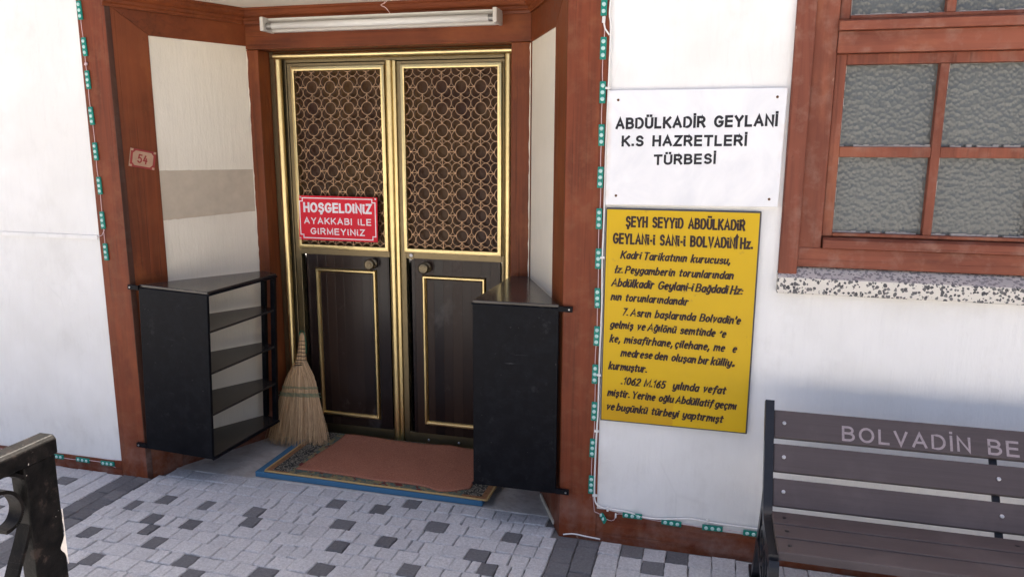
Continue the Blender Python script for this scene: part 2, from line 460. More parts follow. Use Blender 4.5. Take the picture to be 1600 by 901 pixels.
# ------------------------------------------------------------------ mesh helpers
ORG = {}
class MB:
    def __init__(s, T=None):
        s.v, s.f, s.mi, s.tone = [], [], [], []
        s.T = T
    def add(s, vs_, fs, mi=0, tone=None):
        b = len(s.v)
        for p in vs_:
            p = Vector(p)
            s.v.append(s.T @ p if s.T is not None else p)
        tn = R() if tone is None else tone
        for f in fs:
            s.f.append([b + i for i in f]); s.mi.append(mi); s.tone.append(tn)
    def box(s, x0, x1, y0, y1, z0, z1, mi=0, tone=None):
        s.add([(x0, y0, z0), (x1, y0, z0), (x1, y1, z0), (x0, y1, z0), (x0, y0, z1), (x1, y0, z1), (x1, y1, z1), (x0, y1, z1)],
              [(0, 3, 2, 1), (4, 5, 6, 7), (0, 1, 5, 4), (1, 2, 6, 5), (2, 3, 7, 6), (3, 0, 4, 7)], mi, tone)
        return s
    def prism(s, poly, a, b, plane='xz', mi=0):
        """poly in the plane, pushed from a to b along the third axis (counter-clockwise in xz seen from -y / in xy seen from +z)"""
        n = len(poly)
        if plane == 'xz': P = lambda p, w: (p[0], w, p[1])
        elif plane == 'xy': P = lambda p, w: (p[0], p[1], w)
        else: P = lambda p, w: (w, p[0], p[1])
        vs_ = [P(p, a) for p in poly] + [P(p, b) for p in poly]
        fs = [tuple(range(n)), tuple(range(2 * n - 1, n - 1, -1))]
        for i in range(n):
            j = (i + 1) % n
            fs.append((i, n + i, n + j, j))
        s.add(vs_, fs, mi)
        return s
    def tube(s, pts, r, seg=8, mi=0, closed=False, caps=True, tone=None):
        pts = [Vector(p) for p in pts]
        n = len(pts)
        rr = r if isinstance(r, (list, tuple)) else [r] * n
        vs_, fs = [], []
        up = Vector((.13, .31, .94)).normalized()
        for i, p in enumerate(pts):
            if closed: d = pts[(i + 1) % n] - pts[i - 1]
            else: d = pts[min(i + 1, n - 1)] - pts[max(i - 1, 0)]
            d.normalize()
            a = up - d * up.dot(d)
            if a.length < .05: a = Vector((1, 0, 0)) - d * d.x
            a.normalize()
            up = a
            b = d.cross(a)
            for k in range(seg):
                th = 2 * math.pi * k / seg
                vs_.append(p + (a * math.cos(th) + b * math.sin(th)) * rr[i])
        for i in range(n if closed else n - 1):
            j = (i + 1) % n
            for k in range(seg):
                l = (k + 1) % seg
                fs.append((i * seg + k, i * seg + l, j * seg + l, j * seg + k))
        if caps and not closed:
            fs.append(tuple(range(seg - 1, -1, -1)))
            fs.append(tuple((n - 1) * seg + k for k in range(seg)))
        s.add(vs_, fs, mi, tone)
        return s
    def lathe(s, prof, c, axis='y', seg=24, mi=0):
        """prof = [(distance along the axis, radius)]"""
        vs_, fs = [], []
        for (h, r) in prof:
            for k in range(seg):
                th = 2 * math.pi * k / seg
                u, w = r * math.cos(th), r * math.sin(th)
                p = {'y': (u, h, w), 'z': (u, w, h), 'x': (h, u, w)}[axis]
                vs_.append((c[0] + p[0], c[1] + p[1], c[2] + p[2]))
        n = len(prof)
        for i in range(n - 1):
            for k in range(seg):
                l = (k + 1) % seg
                fs.append((i * seg + k, i * seg + l, (i + 1) * seg + l, (i + 1) * seg + k))
        fs.append(tuple(range(seg)))
        fs.append(tuple((n - 1) * seg + k for k in range(seg)))
        s.add(vs_, fs, mi)
        return s
    def frame(s, x0, x1, z0, z1, w, prof, mi=0):
        """mitred frame; prof = [(u 0..1 across the width from outside in, y)]"""
        cs = [(x0, z0, 1, 1), (x1, z0, -1, 1), (x1, z1, -1, -1), (x0, z1, 1, -1)]
        vs_ = []
        for (cx, cz, sx, sz) in cs:
            for (u, y) in prof: vs_.append((cx + sx * u * w, y, cz + sz * u * w))
        n = len(prof)
        fs = []
        for i in range(4):
            j = (i + 1) % 4
            for k in range(n - 1): fs.append((i * n + k, j * n + k, j * n + k + 1, i * n + k + 1))
        s.add(vs_, fs, mi)
        return s
    def build(s, name, mats, parent=None, org=None, bevel=0.0, smooth=False, loc=None, seg=2):
        o0 = ORG[parent.name] if parent is not None else Vector(org if org is not None else (0, 0, 0))
        me = bpy.data.meshes.new(name)
        me.from_pydata([tuple(p - o0) for p in s.v], [], s.f)
        mats = mats if isinstance(mats, (list, tuple)) else [mats]
        for mm in mats: me.materials.append(mm)
        me.polygons.foreach_set('material_index', s.mi)
        at = me.attributes.new('tone', 'FLOAT', 'FACE')
        at.data.foreach_set('value', s.tone)
        if smooth: me.polygons.foreach_set('use_smooth', [True] * len(s.f))
        me.update()
        o = bpy.data.objects.new(name, me)
        COL.objects.link(o)
        if parent is not None: o.parent = parent
        else: o.location = o0
        ORG[o.name] = o0
        import bmesh
        bm = bmesh.new(); bm.from_mesh(me); bmesh.ops.recalc_face_normals(bm, faces=bm.faces); bm.to_mesh(me); bm.free()
        if bevel:
            b = o.modifiers.new('bevel', 'BEVEL')
            b.width = bevel; b.segments = seg; b.limit_method = 'ANGLE'; b.angle_limit = rad(40)
            b.harden_normals = False
        return o

def empty(name, loc):
    o = bpy.data.objects.new(name, None)
    COL.objects.link(o)
    o.location = loc
    o.empty_display_size = .1
    ORG[o.name] = Vector(loc)
    return o
def tag(o, label=None, cat=None, group=None, kind=None):
    if label: o['label'] = label
    if cat: o['category'] = cat
    if group: o['group'] = group
    if kind: o['kind'] = kind
    return o

def _arc(cx, cz, rx, rz, a0, a1, n=None):
    n = n or max(4, int(abs(a1 - a0) / 18))
    return [(cx + rx * math.cos(rad(a0 + (a1 - a0) * k / n)), cz + rz * math.sin(rad(a0 + (a1 - a0) * k / n))) for k in range(n + 1)]
def _el(cx, cz, rx, rz): return _arc(cx, cz, rx, rz, 90, 450)
_S = [(.55, .80)] + _arc(.30, .755, .25, .245, 40, 250)[1:] + _arc(.29, .255, .28, .255, 70, -150)
_s = [(.36, .55)] + _arc(.20, .51, .17, .16, 50, 250)[1:] + _arc(.20, .18, .19, .18, 70, -150)
_dot = lambda x, z: [(x - .012, z), (x + .012, z)]
_ced = lambda x: [(x, -.02), (x - .01, -.10), (x + .06, -.16), (x + .02, -.24), (x - .06, -.24)]
GL = {   # skeletons at capital height 1: (width, strokes)
 'A': (.70, [[(0, 0), (.35, 1), (.70, 0)], [(.13, .32), (.57, .32)]]),
 'B': (.60, [[(0, 0), (0, 1), (.30, 1)] + _arc(.31, .765, .23, .235, 90, -90) + [(0, .53)], [(.31, .53)] + _arc(.33, .265, .27, .265, 90, -90) + [(0, 0)]]),
 'D': (.64, [[(0, 0), (0, 1), (.26, 1)] + _arc(.28, .5, .36, .5, 90, -90) + [(.26, 0), (0, 0)]]),
 'E': (.54, [[(.54, 1), (0, 1), (0, 0), (.55, 0)], [(0, .52), (.49, .52)]]),
 'G': (.70, [_arc(.36, .5, .36, .5, 42, 330) + [(.69, .46), (.40, .46)]]),
 'H': (.60, [[(0, 0), (0, 1)], [(.6, 0), (.6, 1)], [(0, .52), (.6, .52)]]),
 'I': (.0, [[(0, 0), (0, 1)]]), 'İ': (.0, [[(0, 0), (0, 1)], _dot(0, 1.30)]), 'Î': (.0, [[(0, 0), (0, 1)], [(-.13, 1.12), (0, 1.28), (.13, 1.12)]]),
 'K': (.60, [[(0, 0), (0, 1)], [(.57, 1), (0, .36)], [(.19, .57), (.61, 0)]]),
 'L': (.50, [[(0, 1), (0, 0), (.50, 0)]]),
 'M': (.74, [[(0, 0), (0, 1), (.37, .12), (.74, 1), (.74, 0)]]),
 'N': (.60, [[(0, 0), (0, 1), (.60, 0), (.60, 1)]]),
 'O': (.74, [_el(.37, .5, .37, .5)]),
 'P': (.56, [[(0, 0), (0, 1), (.30, 1)] + _arc(.30, .73, .26, .27, 90, -90) + [(0, .46)]]),
 'R': (.62, [[(0, 0), (0, 1), (.32, 1)] + _arc(.32, .74, .26, .26, 90, -90) + [(0, .48)], [(.33, .48), (.60, 0)]]),
 'S': (.58, [_S]), 'Ş': (.58, [_S, _ced(.29)]),
 'T': (.62, [[(0, 1), (.62, 1)], [(.31, 1), (.31, 0)]]),
 'U': (.60, [[(0, 1), (0, .32)] + _arc(.30, .30, .30, .30, 180, 360) + [(.60, 1)]]),
 'Ü': (.60, [[(0, 1), (0, .32)] + _arc(.30, .30, .30, .30, 180, 360) + [(.60, 1)], _dot(.14, 1.27), _dot(.46, 1.27)]),
 'V': (.64, [[(0, 1), (.32, 0), (.64, 1)]]),
 'Y': (.64, [[(0, 1), (.32, .45), (.64, 1)], [(.32, .45), (.32, 0)]]),
 'Z': (.58, [[(.02, 1), (.57, 1), (0, 0), (.59, 0)]]),
 'a': (.44, [_arc(.22, .33, .22, .34, 60, 300) , [(.44, .67), (.42, .12), (.50, .0)], [(.33, .62), (.44, .60)], [(.33, .05), (.43, .2)]]),
 'b': (.46, [[(.0, 1.02), (0, .02)], [(0, .40)] + _arc(.22, .35, .23, .33, 130, -110) + [(0, .06)]]),
 'c': (.40, [_arc(.22, .33, .22, .34, 40, 310)]), 'ç': (.40, [_arc(.22, .33, .22, .34, 40, 310), _ced(.22)]),
 'd': (.46, [_arc(.22, .33, .22, .34, 50, 310), [(.46, 1.03), (.45, .12), (.52, 0)], [(.33, .06), (.44, .2)]]),
 'e': (.42, [[(.03, .30), (.42, .44)] + _arc(.22, .36, .21, .33, 20, 180)[1:] + _arc(.23, .33, .22, .34, 180, 315)]),
 'f': (.36, [[(.42, .93), (.34, 1.02), (.24, .98), (.18, .80), (.14, .0), (.08, -.24)], [(.0, .64), (.36, .64)]]),
 'g': (.44, [_arc(.22, .34, .22, .33, 55, 305), [(.45, .67), (.43, -.05), (.34, -.25), (.14, -.28), (.02, -.20)], [(.34, .08), (.44, .2)]]),
 'h': (.46, [[(0, 1.03), (0, 0)], [(0, .36), (.14, .60), (.28, .68), (.40, .60), (.43, .44), (.42, .10), (.50, 0)]]),
 'i': (.06, [[(0, .67), (0, .12), (.08, 0)], _dot(.02, .93)]), 'ı': (.06, [[(0, .67), (0, .12), (.08, 0)]]),
 'k': (.44, [[(0, 1.03), (0, 0)], [(.40, .66), (.02, .30)], [(.14, .40), (.42, .0)]]),
 'l': (.06, [[(0, 1.03), (0, .12), (.08, 0)]]),
 'm': (.74, [[(0, .67), (0, 0)], [(0, .40), (.12, .60), (.25, .68), (.35, .58), (.36, 0)], [(.36, .40), (.48, .60), (.60, .68), (.70, .58), (.70, .12), (.78, 0)]]),
 'n': (.44, [[(0, .67), (0, 0)], [(0, .38), (.14, .60), (.28, .68), (.39, .58), (.40, .12), (.48, 0)]]),
 'o': (.44, [_el(.22, .33, .22, .34)]), 'ö': (.44, [_el(.22, .33, .22, .34), _dot(.12, .92), _dot(.32, .92)]),
 'p': (.46, [[(0, .67), (0, -.30)], [(0, .40), (.1, .6)] + _arc(.24, .34, .22, .34, 110, -120) + [(0, .08)]]),
 'r': (.34, [[(0, .67), (0, 0)], [(0, .36), (.12, .60), (.24, .68), (.35, .62)]]),
 's': (.38, [_s]), 'ş': (.38, [_s, _ced(.2)]),
 't': (.32, [[(.14, .92), (.13, .12), (.20, .0), (.33, .05)], [(0, .66), (.32, .66)]]),
 'u': (.46, [[(0, .67), (0, .16), (.1, 0), (.24, .02), (.42, .28)], [(.44, .67), (.43, .12), (.52, 0)]]),
 'ü': (.46, [[(0, .67), (0, .16), (.1, 0), (.24, .02), (.42, .28)], [(.44, .67), (.43, .12), (.52, 0)], _dot(.14, .92), _dot(.34, .92)]),
 'v': (.44, [[(-.03, .64), (.06, .66), (.16, .0), (.36, .40), (.42, .68)]]),
 'y': (.46, [[(0, .67), (.02, .2), (.12, .04), (.26, .08), (.42, .34)], [(.46, .67), (.42, -.02), (.32, -.25), (.12, -.28), (0, -.2)]]),
 'z': (.40, [[(0, .65), (.40, .65), (0, .01), (.42, .01)]]),
 'ğ': (.44, [_arc(.22, .34, .22, .33, 55, 305), [(.45, .67), (.43, -.05), (.34, -.25), (.14, -.28), (.02, -.20)], [(.34, .08), (.44, .2)], _arc(.24, .95, .13, .10, 200, 340)]),
 'ł': (.14, [[(.10, .98), (.08, 0)], [(-.02, .45), (.18, .62)]]),
 'ε': (.24, [[(.26, .18), (.12, .20), (.02, .10), (.10, .0), (.26, .03)]]),
 '0': (.46, [_el(.23, .5, .23, .5)]), '1': (.20, [[(0, .78), (.18, 1), (.18, 0)]]),
 '2': (.46, [_arc(.23, .74, .22, .26, 165, -35) + [(.0, 0), (.47, 0)]]),
 '4': (.46, [[(.20, 1), (0, .34), (.46, .34)], [(.34, .62), (.34, 0)]]),
 '5': (.44, [[(.42, 1), (.06, 1), (.03, .56)] + _arc(.20, .31, .24, .31, 110, -150)]),
 '6': (.44, [[(.38, .98), (.14, .74), (.01, .38)] + _arc(.22, .30, .21, .30, 175, 535)]),
 '7': (.44, [[(0, 1), (.44, 1), (.12, 0)]]),
 '.': (.03, [_dot(.02, .06)]), ',': (.06, [[(.06, .08), (.0, -.18)]]), ':': (.03, [_dot(.02, .07), _dot(.02, .50)]), '-': (.26, [[(0, .36), (.26, .36)]]),
 "'": (.03, [[(.03, 1.0), (.0, .74)]]), '´': (.12, [[(.12, .80), (0, .62)]]), '·': (.22, [_dot(.11, .38)]),
}
def put_text(mb, body, xl, xr, zl, zr, cap, y, w=.16, shear=0.0, thick=.0008, brush=0.0, gap=.17, space=.34, wob=0.0):
    """painted letters on the front plane y, from xl to xr, baseline zl..zr, capital height cap, stroke width w (of the capital height)"""
    x = 0.0
    strokes = []
    gap = gap + w
    for ch in body:
        if ch == ' ': x += space; continue
        gw, st = GL[ch]
        for s_ in st: strokes.append([(x + a + shear * b, b) for a, b in s_])
        x += gw + gap
    xs = [p[0] for s_ in strokes for p in s_]
    x0, x1 = min(xs), max(xs)
    wx = w * cap
    k = (xr - xl - wx) / (x1 - x0)
    for si, s_ in enumerate(strokes):
        P = []
        for a, b in s_:
            u = (a - x0) / (x1 - x0)
            P.append(Vector((xl + wx / 2 + (a - x0) * k, zl + (zr - zl) * u + b * (cap - wx) + wx / 2 + wob * noise.noise(Vector((u * 9, 3.1, zl * 7))))))
        n = len(P)
        closed = (P[0] - P[-1]).length < 1e-5 and n > 4
        L_, R_ = [], []
        for i in range(n):
            if closed: d = P[(i + 1) % n if i < n - 1 else 1] - P[i - 1 if i else n - 2]; d1 = d2 = d.normalized()
            else:
                d1 = (P[i] - P[i - 1]).normalized() if i else (P[1] - P[0]).normalized()
                d2 = (P[i + 1] - P[i]).normalized() if i < n - 1 else d1
            d = d1 + d2
            d = d.normalized() if d.length > 1e-4 else d1
            nv = Vector((-d.y, d.x))
            c = max(.45, nv.dot(Vector((-d1.y, d1.x))))
            ww = wx * (1 - brush * (1 - abs(d.y)))
            if brush and not closed and n > 2:
                if i == n - 1: ww *= .55
            p = P[i]
            if not closed and i in (0, n - 1): p = p + d * (wx * .5 if i else -wx * .5) * (1 if n == 2 else .7)
            L_.append(p + nv * (ww / 2 / c)); R_.append(p - nv * (ww / 2 / c))
        yf = y - thick - .00006 * (si % 7)
        vs_ = [(p.x, yf, p.y) for p in L_ + R_] + [(p.x, y, p.y) for p in L_ + R_]
        fs = []
        for i in range(n - 1):
            fs += [(i, i + 1, n + i + 1, n + i), (i, i + 1, 2 * n + i + 1, 2 * n + i), (n + i, n + i + 1, 3 * n + i + 1, 3 * n + i)]
        if not closed: fs += [(0, n, 3 * n, 2 * n), (n - 1, 2 * n - 1, 4 * n - 1, 3 * n - 1)]
        mb.add(vs_, fs, 0)

def smooth_path(pts, n=5):
    out = []
    for i in range(len(pts) - 1):
        p0 = Vector(pts[max(0, i - 1)]); p1 = Vector(pts[i]); p2 = Vector(pts[i + 1]); p3 = Vector(pts[min(len(pts) - 1, i + 2)])
        for k in range(n):
            f = k / n
            out.append(.5 * ((2 * p1) + (-p0 + p2) * f + (2 * p0 - 5 * p1 + 4 * p2 - p3) * f * f + (-p0 + 3 * p1 - 3 * p2 + p3) * f ** 3))
    out.append(Vector(pts[-1]))
    return out
def smooth_by_angle(o, deg=42):
    me = o.data
    me.polygons.foreach_set('use_smooth', [True] * len(me.polygons))
    me.set_sharp_from_angle(angle=rad(deg))
    return o
def local(p0, ang):
    return Matrix.Translation(Vector(p0)) @ Matrix.Rotation(ang, 4, 'Z')

# ------------------------------------------------------------------ ground and paving
g = MB()
g.add([(-400, -400, -.05), (400, -400, -.05), (400, 400, -.05), (-400, 400, -.05)], [(0, 1, 2, 3)])
tag(g.build('ground', M['ground']), kind='structure')

DARK = [(-1.78, -.21), (-1.68, -.14), (-1.48, -.15), (-1.62, -.31), (-1.57, -.39), (-1.44, -.32), (-1.78, -.47), (-1.48, -.48), (-1.62, -.64),
        (-1.25, -.16), (-1.22, -.25), (-1.28, -.57), (-1.42, -.69), (-1.2, -.62), (-.96, -.56), (-.78, -.5), (-.96, -.01), (-.76, -.02), (-.85, -.18),
        (-.65, .1), (-.48, -.04), (-.17, -.06), (-.79, -.34), (-.63, -.27), (-.26, -.21), (-.77, -.49), (-.47, -.42), (-.2, -.35)]
DARKR = [(.29, -.05), (.46, -.07), (.38, -.185)]
pv = MB()
pv.add([(-4.2, -3.2, -.012), (3.6, -3.2, -.012), (3.6, .14, -.012), (-4.2, .14, -.012)], [(0, 1, 2, 3)], 2)
def stone(x0, x1, y0, y1, dark, rng):
    gp = .0011
    x0 += gp; x1 -= gp; y0 += gp; y1 -= gp
    if x1 - x0 < .012 or y1 - y0 < .012: return
    zt = rng.uniform(-.0025, .0018)
    tx, ty = rng.uniform(-.012, .012), rng.uniform(-.012, .012)
    cx, cy = (x0 + x1) / 2, (y0 + y1) / 2
    ring = []
    corners = [(x0, y0), (x1, y0), (x1, y1), (x0, y1)]
    corners = [(a + rng.uniform(-.0025, .0025), b + rng.uniform(-.0025, .0025)) for a, b in corners]
    for i in range(4):
        a, b = corners[i], corners[(i + 1) % 4]
        for k in range(4):
            f = k / 4
            j = .0018 if k else 0
            ring.append((a[0] + (b[0] - a[0]) * f + rng.uniform(-j, j), a[1] + (b[1] - a[1]) * f + rng.uniform(-j, j)))
    n = len(ring)
    Z = lambda x, y: zt + tx * (x - cx) + ty * (y - cy)
    top = []
    for (x, y) in ring:
        k = .0035
        dx, dy = cx - x, cy - y
        l = math.hypot(dx, dy)
        top.append((x + dx / l * k, y + dy / l * k, Z(x, y)))
    vs_ = [(x, y, -.014) for x, y in ring] + [(x, y, Z(x, y) - .0035) for x, y in ring] + top
    fs = [tuple(range(2 * n, 3 * n))]
    for i in range(n):
        j = (i + 1) % n
        fs.append((i, j, n + j, n + i)); fs.append((n + i, n + j, 2 * n + j, 2 * n + i))
    pv.add(vs_, fs, 1 if dark else 0, rng.random())
rng = random.Random(5)
XL, XR = -1.885, 0.0
def splay_limits(y):
    """paving inside the recess stops at the splayed walls"""
    if y <= 0: return XL, XR
    return -1.900 + y * .482, -.006 - y * .468
PITCH = .0785
yt = .118
row = 0
while yt > -3.0:
    yb = yt - PITCH
    lo, hi = splay_limits(max(0, yt))
    darks = []
    if yb > -.72:
        for (dx, dy) in DARK:
            if yb <= dy < yt: darks.append(dx)
        darks = sorted(darks)
    else:
        xx = lo + rng.uniform(.05, .3)
        while xx < hi - .1:
            darks.append(xx); xx += rng.uniform(.40, .95)
    edges = []
    spans = [(d - w / 2, d + w / 2) for d, w in ((d, rng.choice((.05, .066, .066, .085))) for d in darks)]
    cur = lo
    for a, b in spans + [(hi, hi)]:
        while a - cur > .001:
            w = rng.choice((.05, .066, .066, .084, .084, .1)) + rng.uniform(-.004, .004)
            rem = a - cur
            if rem < w * 1.45: w = rem if rem < .11 else rem / 2
            edges.append((cur, cur + w, False)); cur += w
        if b > a: edges.append((a, b, True))
        cur = b
    for a, b, dk in edges:
        j = rng.uniform(-.002, .002)
        stone(a, b, yb + j, yt + j, dk, rng)
    yt = yb; row += 1
# dark bands running out from both corners of the entrance, two stones wide
for bx in (0.002, -2.037):
    for col_ in range(2):
        x0 = bx + col_ * .0755 + (.006 if bx > 0 else 0)
        w = .082 if bx > 0 else .0755
        y1 = -.024
        if bx < 0: y1 = -.002
        y1 += 0
        yy = y1
        first = True
        while yy > -3.0:
            l = rng.choice((.084, .088, .092)) if not first or col_ == 0 else .05
            first = False
            stone(bx + col_ * w, bx + (col_ + 1) * w, yy - l, yy, True, rng); yy -= l
# side fields laid in columns
def column_field(xs, ys0, darkset, p):
    for i, x0 in enumerate(xs[:-1]):
        yy = ys0 + rng.uniform(-.003, .003)
        first = True
        while yy > -3.0:
            l = rng.choice((.07, .084, .084, .1, .118))
            if first: l = rng.choice((.075, .085, .09)); first = False
            dk = any(x0 <= a < xs[i + 1] and yy - l <= b < yy for a, b in darkset)
            if yy < -.4 and rng.random() < p: dk = True
            stone(x0, xs[i + 1], yy - l, yy, dk, rng); yy -= l
column_field([.168 + .083 * k for k in range(40)], -.02, DARKR, .16)
column_field([-2.039 - .083 * (24 - k) for k in range(25)], -.004, [(-2.25, -.09), (-2.42, -.3), (-2.3, -.42)], .16)
tag(pv.build('pavement', [M['paver'], M['dpaver'], M['joint']]), kind='structure')

# ------------------------------------------------------------------ the building
B = empty('shrine_building', (-.95, .3, 0))
tag(B, 'white plastered building with red-brown timber entrance, double door and window', 'building')

def walls(x0, x1, z0, z1, y0, y1, hole=None):
    mb = MB()
    if hole is None: return mb.box(x0, x1, y0, y1, z0, z1)
    hx0, hx1, hz0, hz1 = hole
    o = [(x0, z0), (x1, z0), (x1, z1), (x0, z1)]
    h = [(hx0, hz0), (hx1, hz0), (hx1, hz1), (hx0, hz1)]
    vs_ = [(a, y0, b) for a, b in o + h] + [(a, y1, b) for a, b in o + h]
    fs = []
    for i in range(4):
        j = (i + 1) % 4
        fs += [(i, j, 4 + j, 4 + i), (8 + j, 8 + i, 12 + i, 12 + j), (i, 8 + i, 8 + j, j), (4 + i, 4 + j, 12 + j, 12 + i)]
    mb.add(vs_, fs)
    return mb
WT = 3.1
walls(.147, 5.6, 0, WT, .004, .24, (.79, 2.25, 1.03, 2.55)).build('front_wall', M['wall'], B)
walls(-5.6, -2.043, 0, WT, .004, .24).build('front_wall', M['wall'], B)
MB().box(-2.043, .147, .004, .24, 2.36, WT).build('front_wall', M['wall'], B)
MB().box(-5.6, -5.36, .241, 6.8, 0, WT).build('side_wall', M['wall'], B)
MB().box(5.36, 5.6, .241, 6.8, 0, WT).build('side_wall', M['wall'], B)
MB().box(-5.359, 5.359, 6.56, 6.8, 0, WT).build('rear_wall', M['wall'], B)
# roof: hipped, with eaves
mb = MB()
e = .30
mb.add([(-5.6 - e, -e, WT), (5.6 + e, -e, WT), (5.6 + e, 6.8 + e, WT), (-5.6 - e, 6.8 + e, WT), (-2.6, 3.4, WT + 1.5), (2.6, 3.4, WT + 1.5),
        (-5.6 - e, -e, WT + .1), (5.6 + e, -e, WT + .1), (5.6 + e, 6.8 + e, WT + .1), (-5.6 - e, 6.8 + e, WT + .1)],
       [(0, 3, 2, 1), (0, 1, 7, 6), (1, 2, 8, 7), (2, 3, 9, 8), (3, 0, 6, 9), (6, 7, 5, 4), (7, 8, 5), (8, 9, 4, 5), (9, 6, 4)])
mb.build('roof', M['roof'], B)

# red base band along the foot of the walls, with an uneven painted upper edge
def base_band(x0, x1, zf, n):
    mb = MB()
    top = [(x0 + (x1 - x0) * i / n, zf(x0 + (x1 - x0) * i / n)) for i in range(n + 1)]
    poly = [(x0, -.04)] + [(x1, -.04)] + top[::-1]
    mb.prism(poly, -.001, .0035, 'xz')
    return mb
def zr_(x):
    k = (x - .147) / .6
    return (.122 - .012 * min(1, k * 1.6) - .02 * max(0, min(1, k)) + .0035 * noise.noise(Vector((x * 30, 0, 0))) + .004 * noise.noise(Vector((x * 9, 2, 0)))
            + .010 * math.exp(-((x - .42) / .05) ** 2) * 0)
base_band(.147, 5.6, zr_, 160).build('base_band', M['redx'], B)
base_band(-5.6, -2.043, lambda x: .062 + .003 * noise.noise(Vector((x * 12, 0, 0))), 120).build('base_band', M['redx'], B)

# front jamb boards
MB().box(-2.043, -1.906, -.0015, .05, -.03, 2.36).build('jamb_board', M['redz'], B, bevel=.004)
MB().box(0.0, .147, -.0015, .05, -.03, 2.36).build('jamb_board', M['redz'], B, bevel=.004)
MB().box(-1.9055, -.0005, -.001, .05, 2.2, 2.36).build('header_board', M['redx'], B, bevel=.004)

# splayed side walls
AL = math.atan2(.56, .27)
TL = local((-1.906, 0, 0), AL)
LEN = math.hypot(.27, .56)
AR = math.atan2(-.56, .262)
TR = local((-.262, .56, 0), AR)
LENR = math.hypot(.262, .56)
def jag(pts_a, pts_b, n, amp, seed):
    out = []
    for i in range(n):
        f = i / n
        out.append((pts_a[0] + (pts_b[0] - pts_a[0]) * f + amp * noise.noise(Vector((f * 23, seed, 0))) + amp * .6 * noise.noise(Vector((f * 61, seed, 4))),
                    pts_a[1] + (pts_b[1] - pts_a[1]) * f + amp * .5 * noise.noise(Vector((f * 31, seed, 9)))))
    return out
mb = MB(TL); mb.box(0, LEN + .02, .0062, .10, -.05, 2.18); mb.build('splay_wall', M['wall_in'], B)
mb = MB(TR); mb.box(-.02, LENR, .0062, .10, -.05, 2.18); mb.build('splay_wall', M['wall_in'], B)
# bare strip where the paint is missing, on the left splay
mb = MB(TL)
poly = jag((.165, 1.158), (.622, 1.172), 26, .006, 1) + [(.622, 1.172)] + jag((.622, 1.373), (.165, 1.377), 26, .004, 2) + [(.165, 1.377)]
mb.prism(poly, .0044, .008, 'xz'); mb.build('bare_plaster_strip', M['bare'], B)
# painted boards on the splays
mb = MB(TL); mb.prism([(-.001, -.03), (.167, -.03), (.169, 1.945), (-.001, 2.06)], 0, .03, 'xz'); mb.build('splay_stile', M['redin'], B, bevel=.003)
mb = MB(TL); mb.prism([(.171, 1.943), (LEN + .003, 1.943), (LEN + .003, 2.15), (.001, 2.15), (.001, 2.06)], .0005, .03, 'xz'); mb.build('splay_lintel', M['redinx'], B, bevel=.003)
mb = MB(TL)
mb.prism([(.168, -.03), (LEN + .003, -.03)] + jag((LEN + .003, .128), (.168, .128), 20, .006, 3) + [(.168, .128)], .003, .02, 'xz'); mb.build('splay_base', M['redinx'], B)
mb = MB(TL); mb.prism([(-.0015, -.03), (.024, -.03), (.020, 2.06), (-.0015, 2.06)], -.0035, .001, 'xz'); mb.build('shadow_gap_strip', M['weathered_gap_shade'], B, bevel=.0015)  # dark corner strip: aged wood, with the shadow gap put into its colour
s0 = LENR - .178
mb = MB(TR); mb.prism([(s0, -.03), (LENR + .001, -.03), (LENR + .001, 2.06), (s0, 1.925)], 0, .03, 'xz'); mb.build('splay_stile', M['redin'], B, bevel=.003)
mb = MB(TR); mb.prism([(-.003, 1.925), (s0 - .002, 1.925), (LENR - .001, 2.06), (LENR - .001, 2.15), (-.003, 2.15)], .0005, .03, 'xz'); mb.build('splay_lintel', M['redinx'], B, bevel=.003)
mb = MB(TR)
mb.prism([(-.003, -.03), (s0 - .001, -.03), (s0 - .001, .128)] + jag((s0 - .001, .128), (-.003, .128), 20, .006, 5) + [(-.003, .128)], .003, .02, 'xz'); mb.build('splay_base', M['redinx'], B)

# back of the recess: jambs and lintel round the door
MB().box(-1.640, -1.576, .56, .80, -.03, 1.926).build('door_jamb', M['redin'], B, bevel=.005)
MB().box(-.349, -.258, .56, .80, -.03, 1.926).build('door_jamb', M['redin'], B, bevel=.005)
MB().box(-1.640, -.258, .56, .80, 1.927, 2.17).build('door_lintel', M['redinx'], B, bevel=.005)
# chipped white plaster edges where the splay meets the jamb
mb = MB()
for x0, sg, sd in ((-1.637, 1, 1), (-.262, -1, 7)):
    pts = [(x0, .13)]
    n = 90
    for i in range(n + 1):
        z = .13 + 1.79 * i / n
        w = .003 + .007 * max(0, noise.noise(Vector((z * 11, sd, 0)))) + .006 * max(0, noise.noise(Vector((z * 37, sd, 3))))
        pts.append((x0 + sg * w, z))
    pts.append((x0, 1.92))
    mb = MB(); mb.prism(pts, .5578, .562, 'xz'); mb.build('paint_edge', M['wall_in'], B)

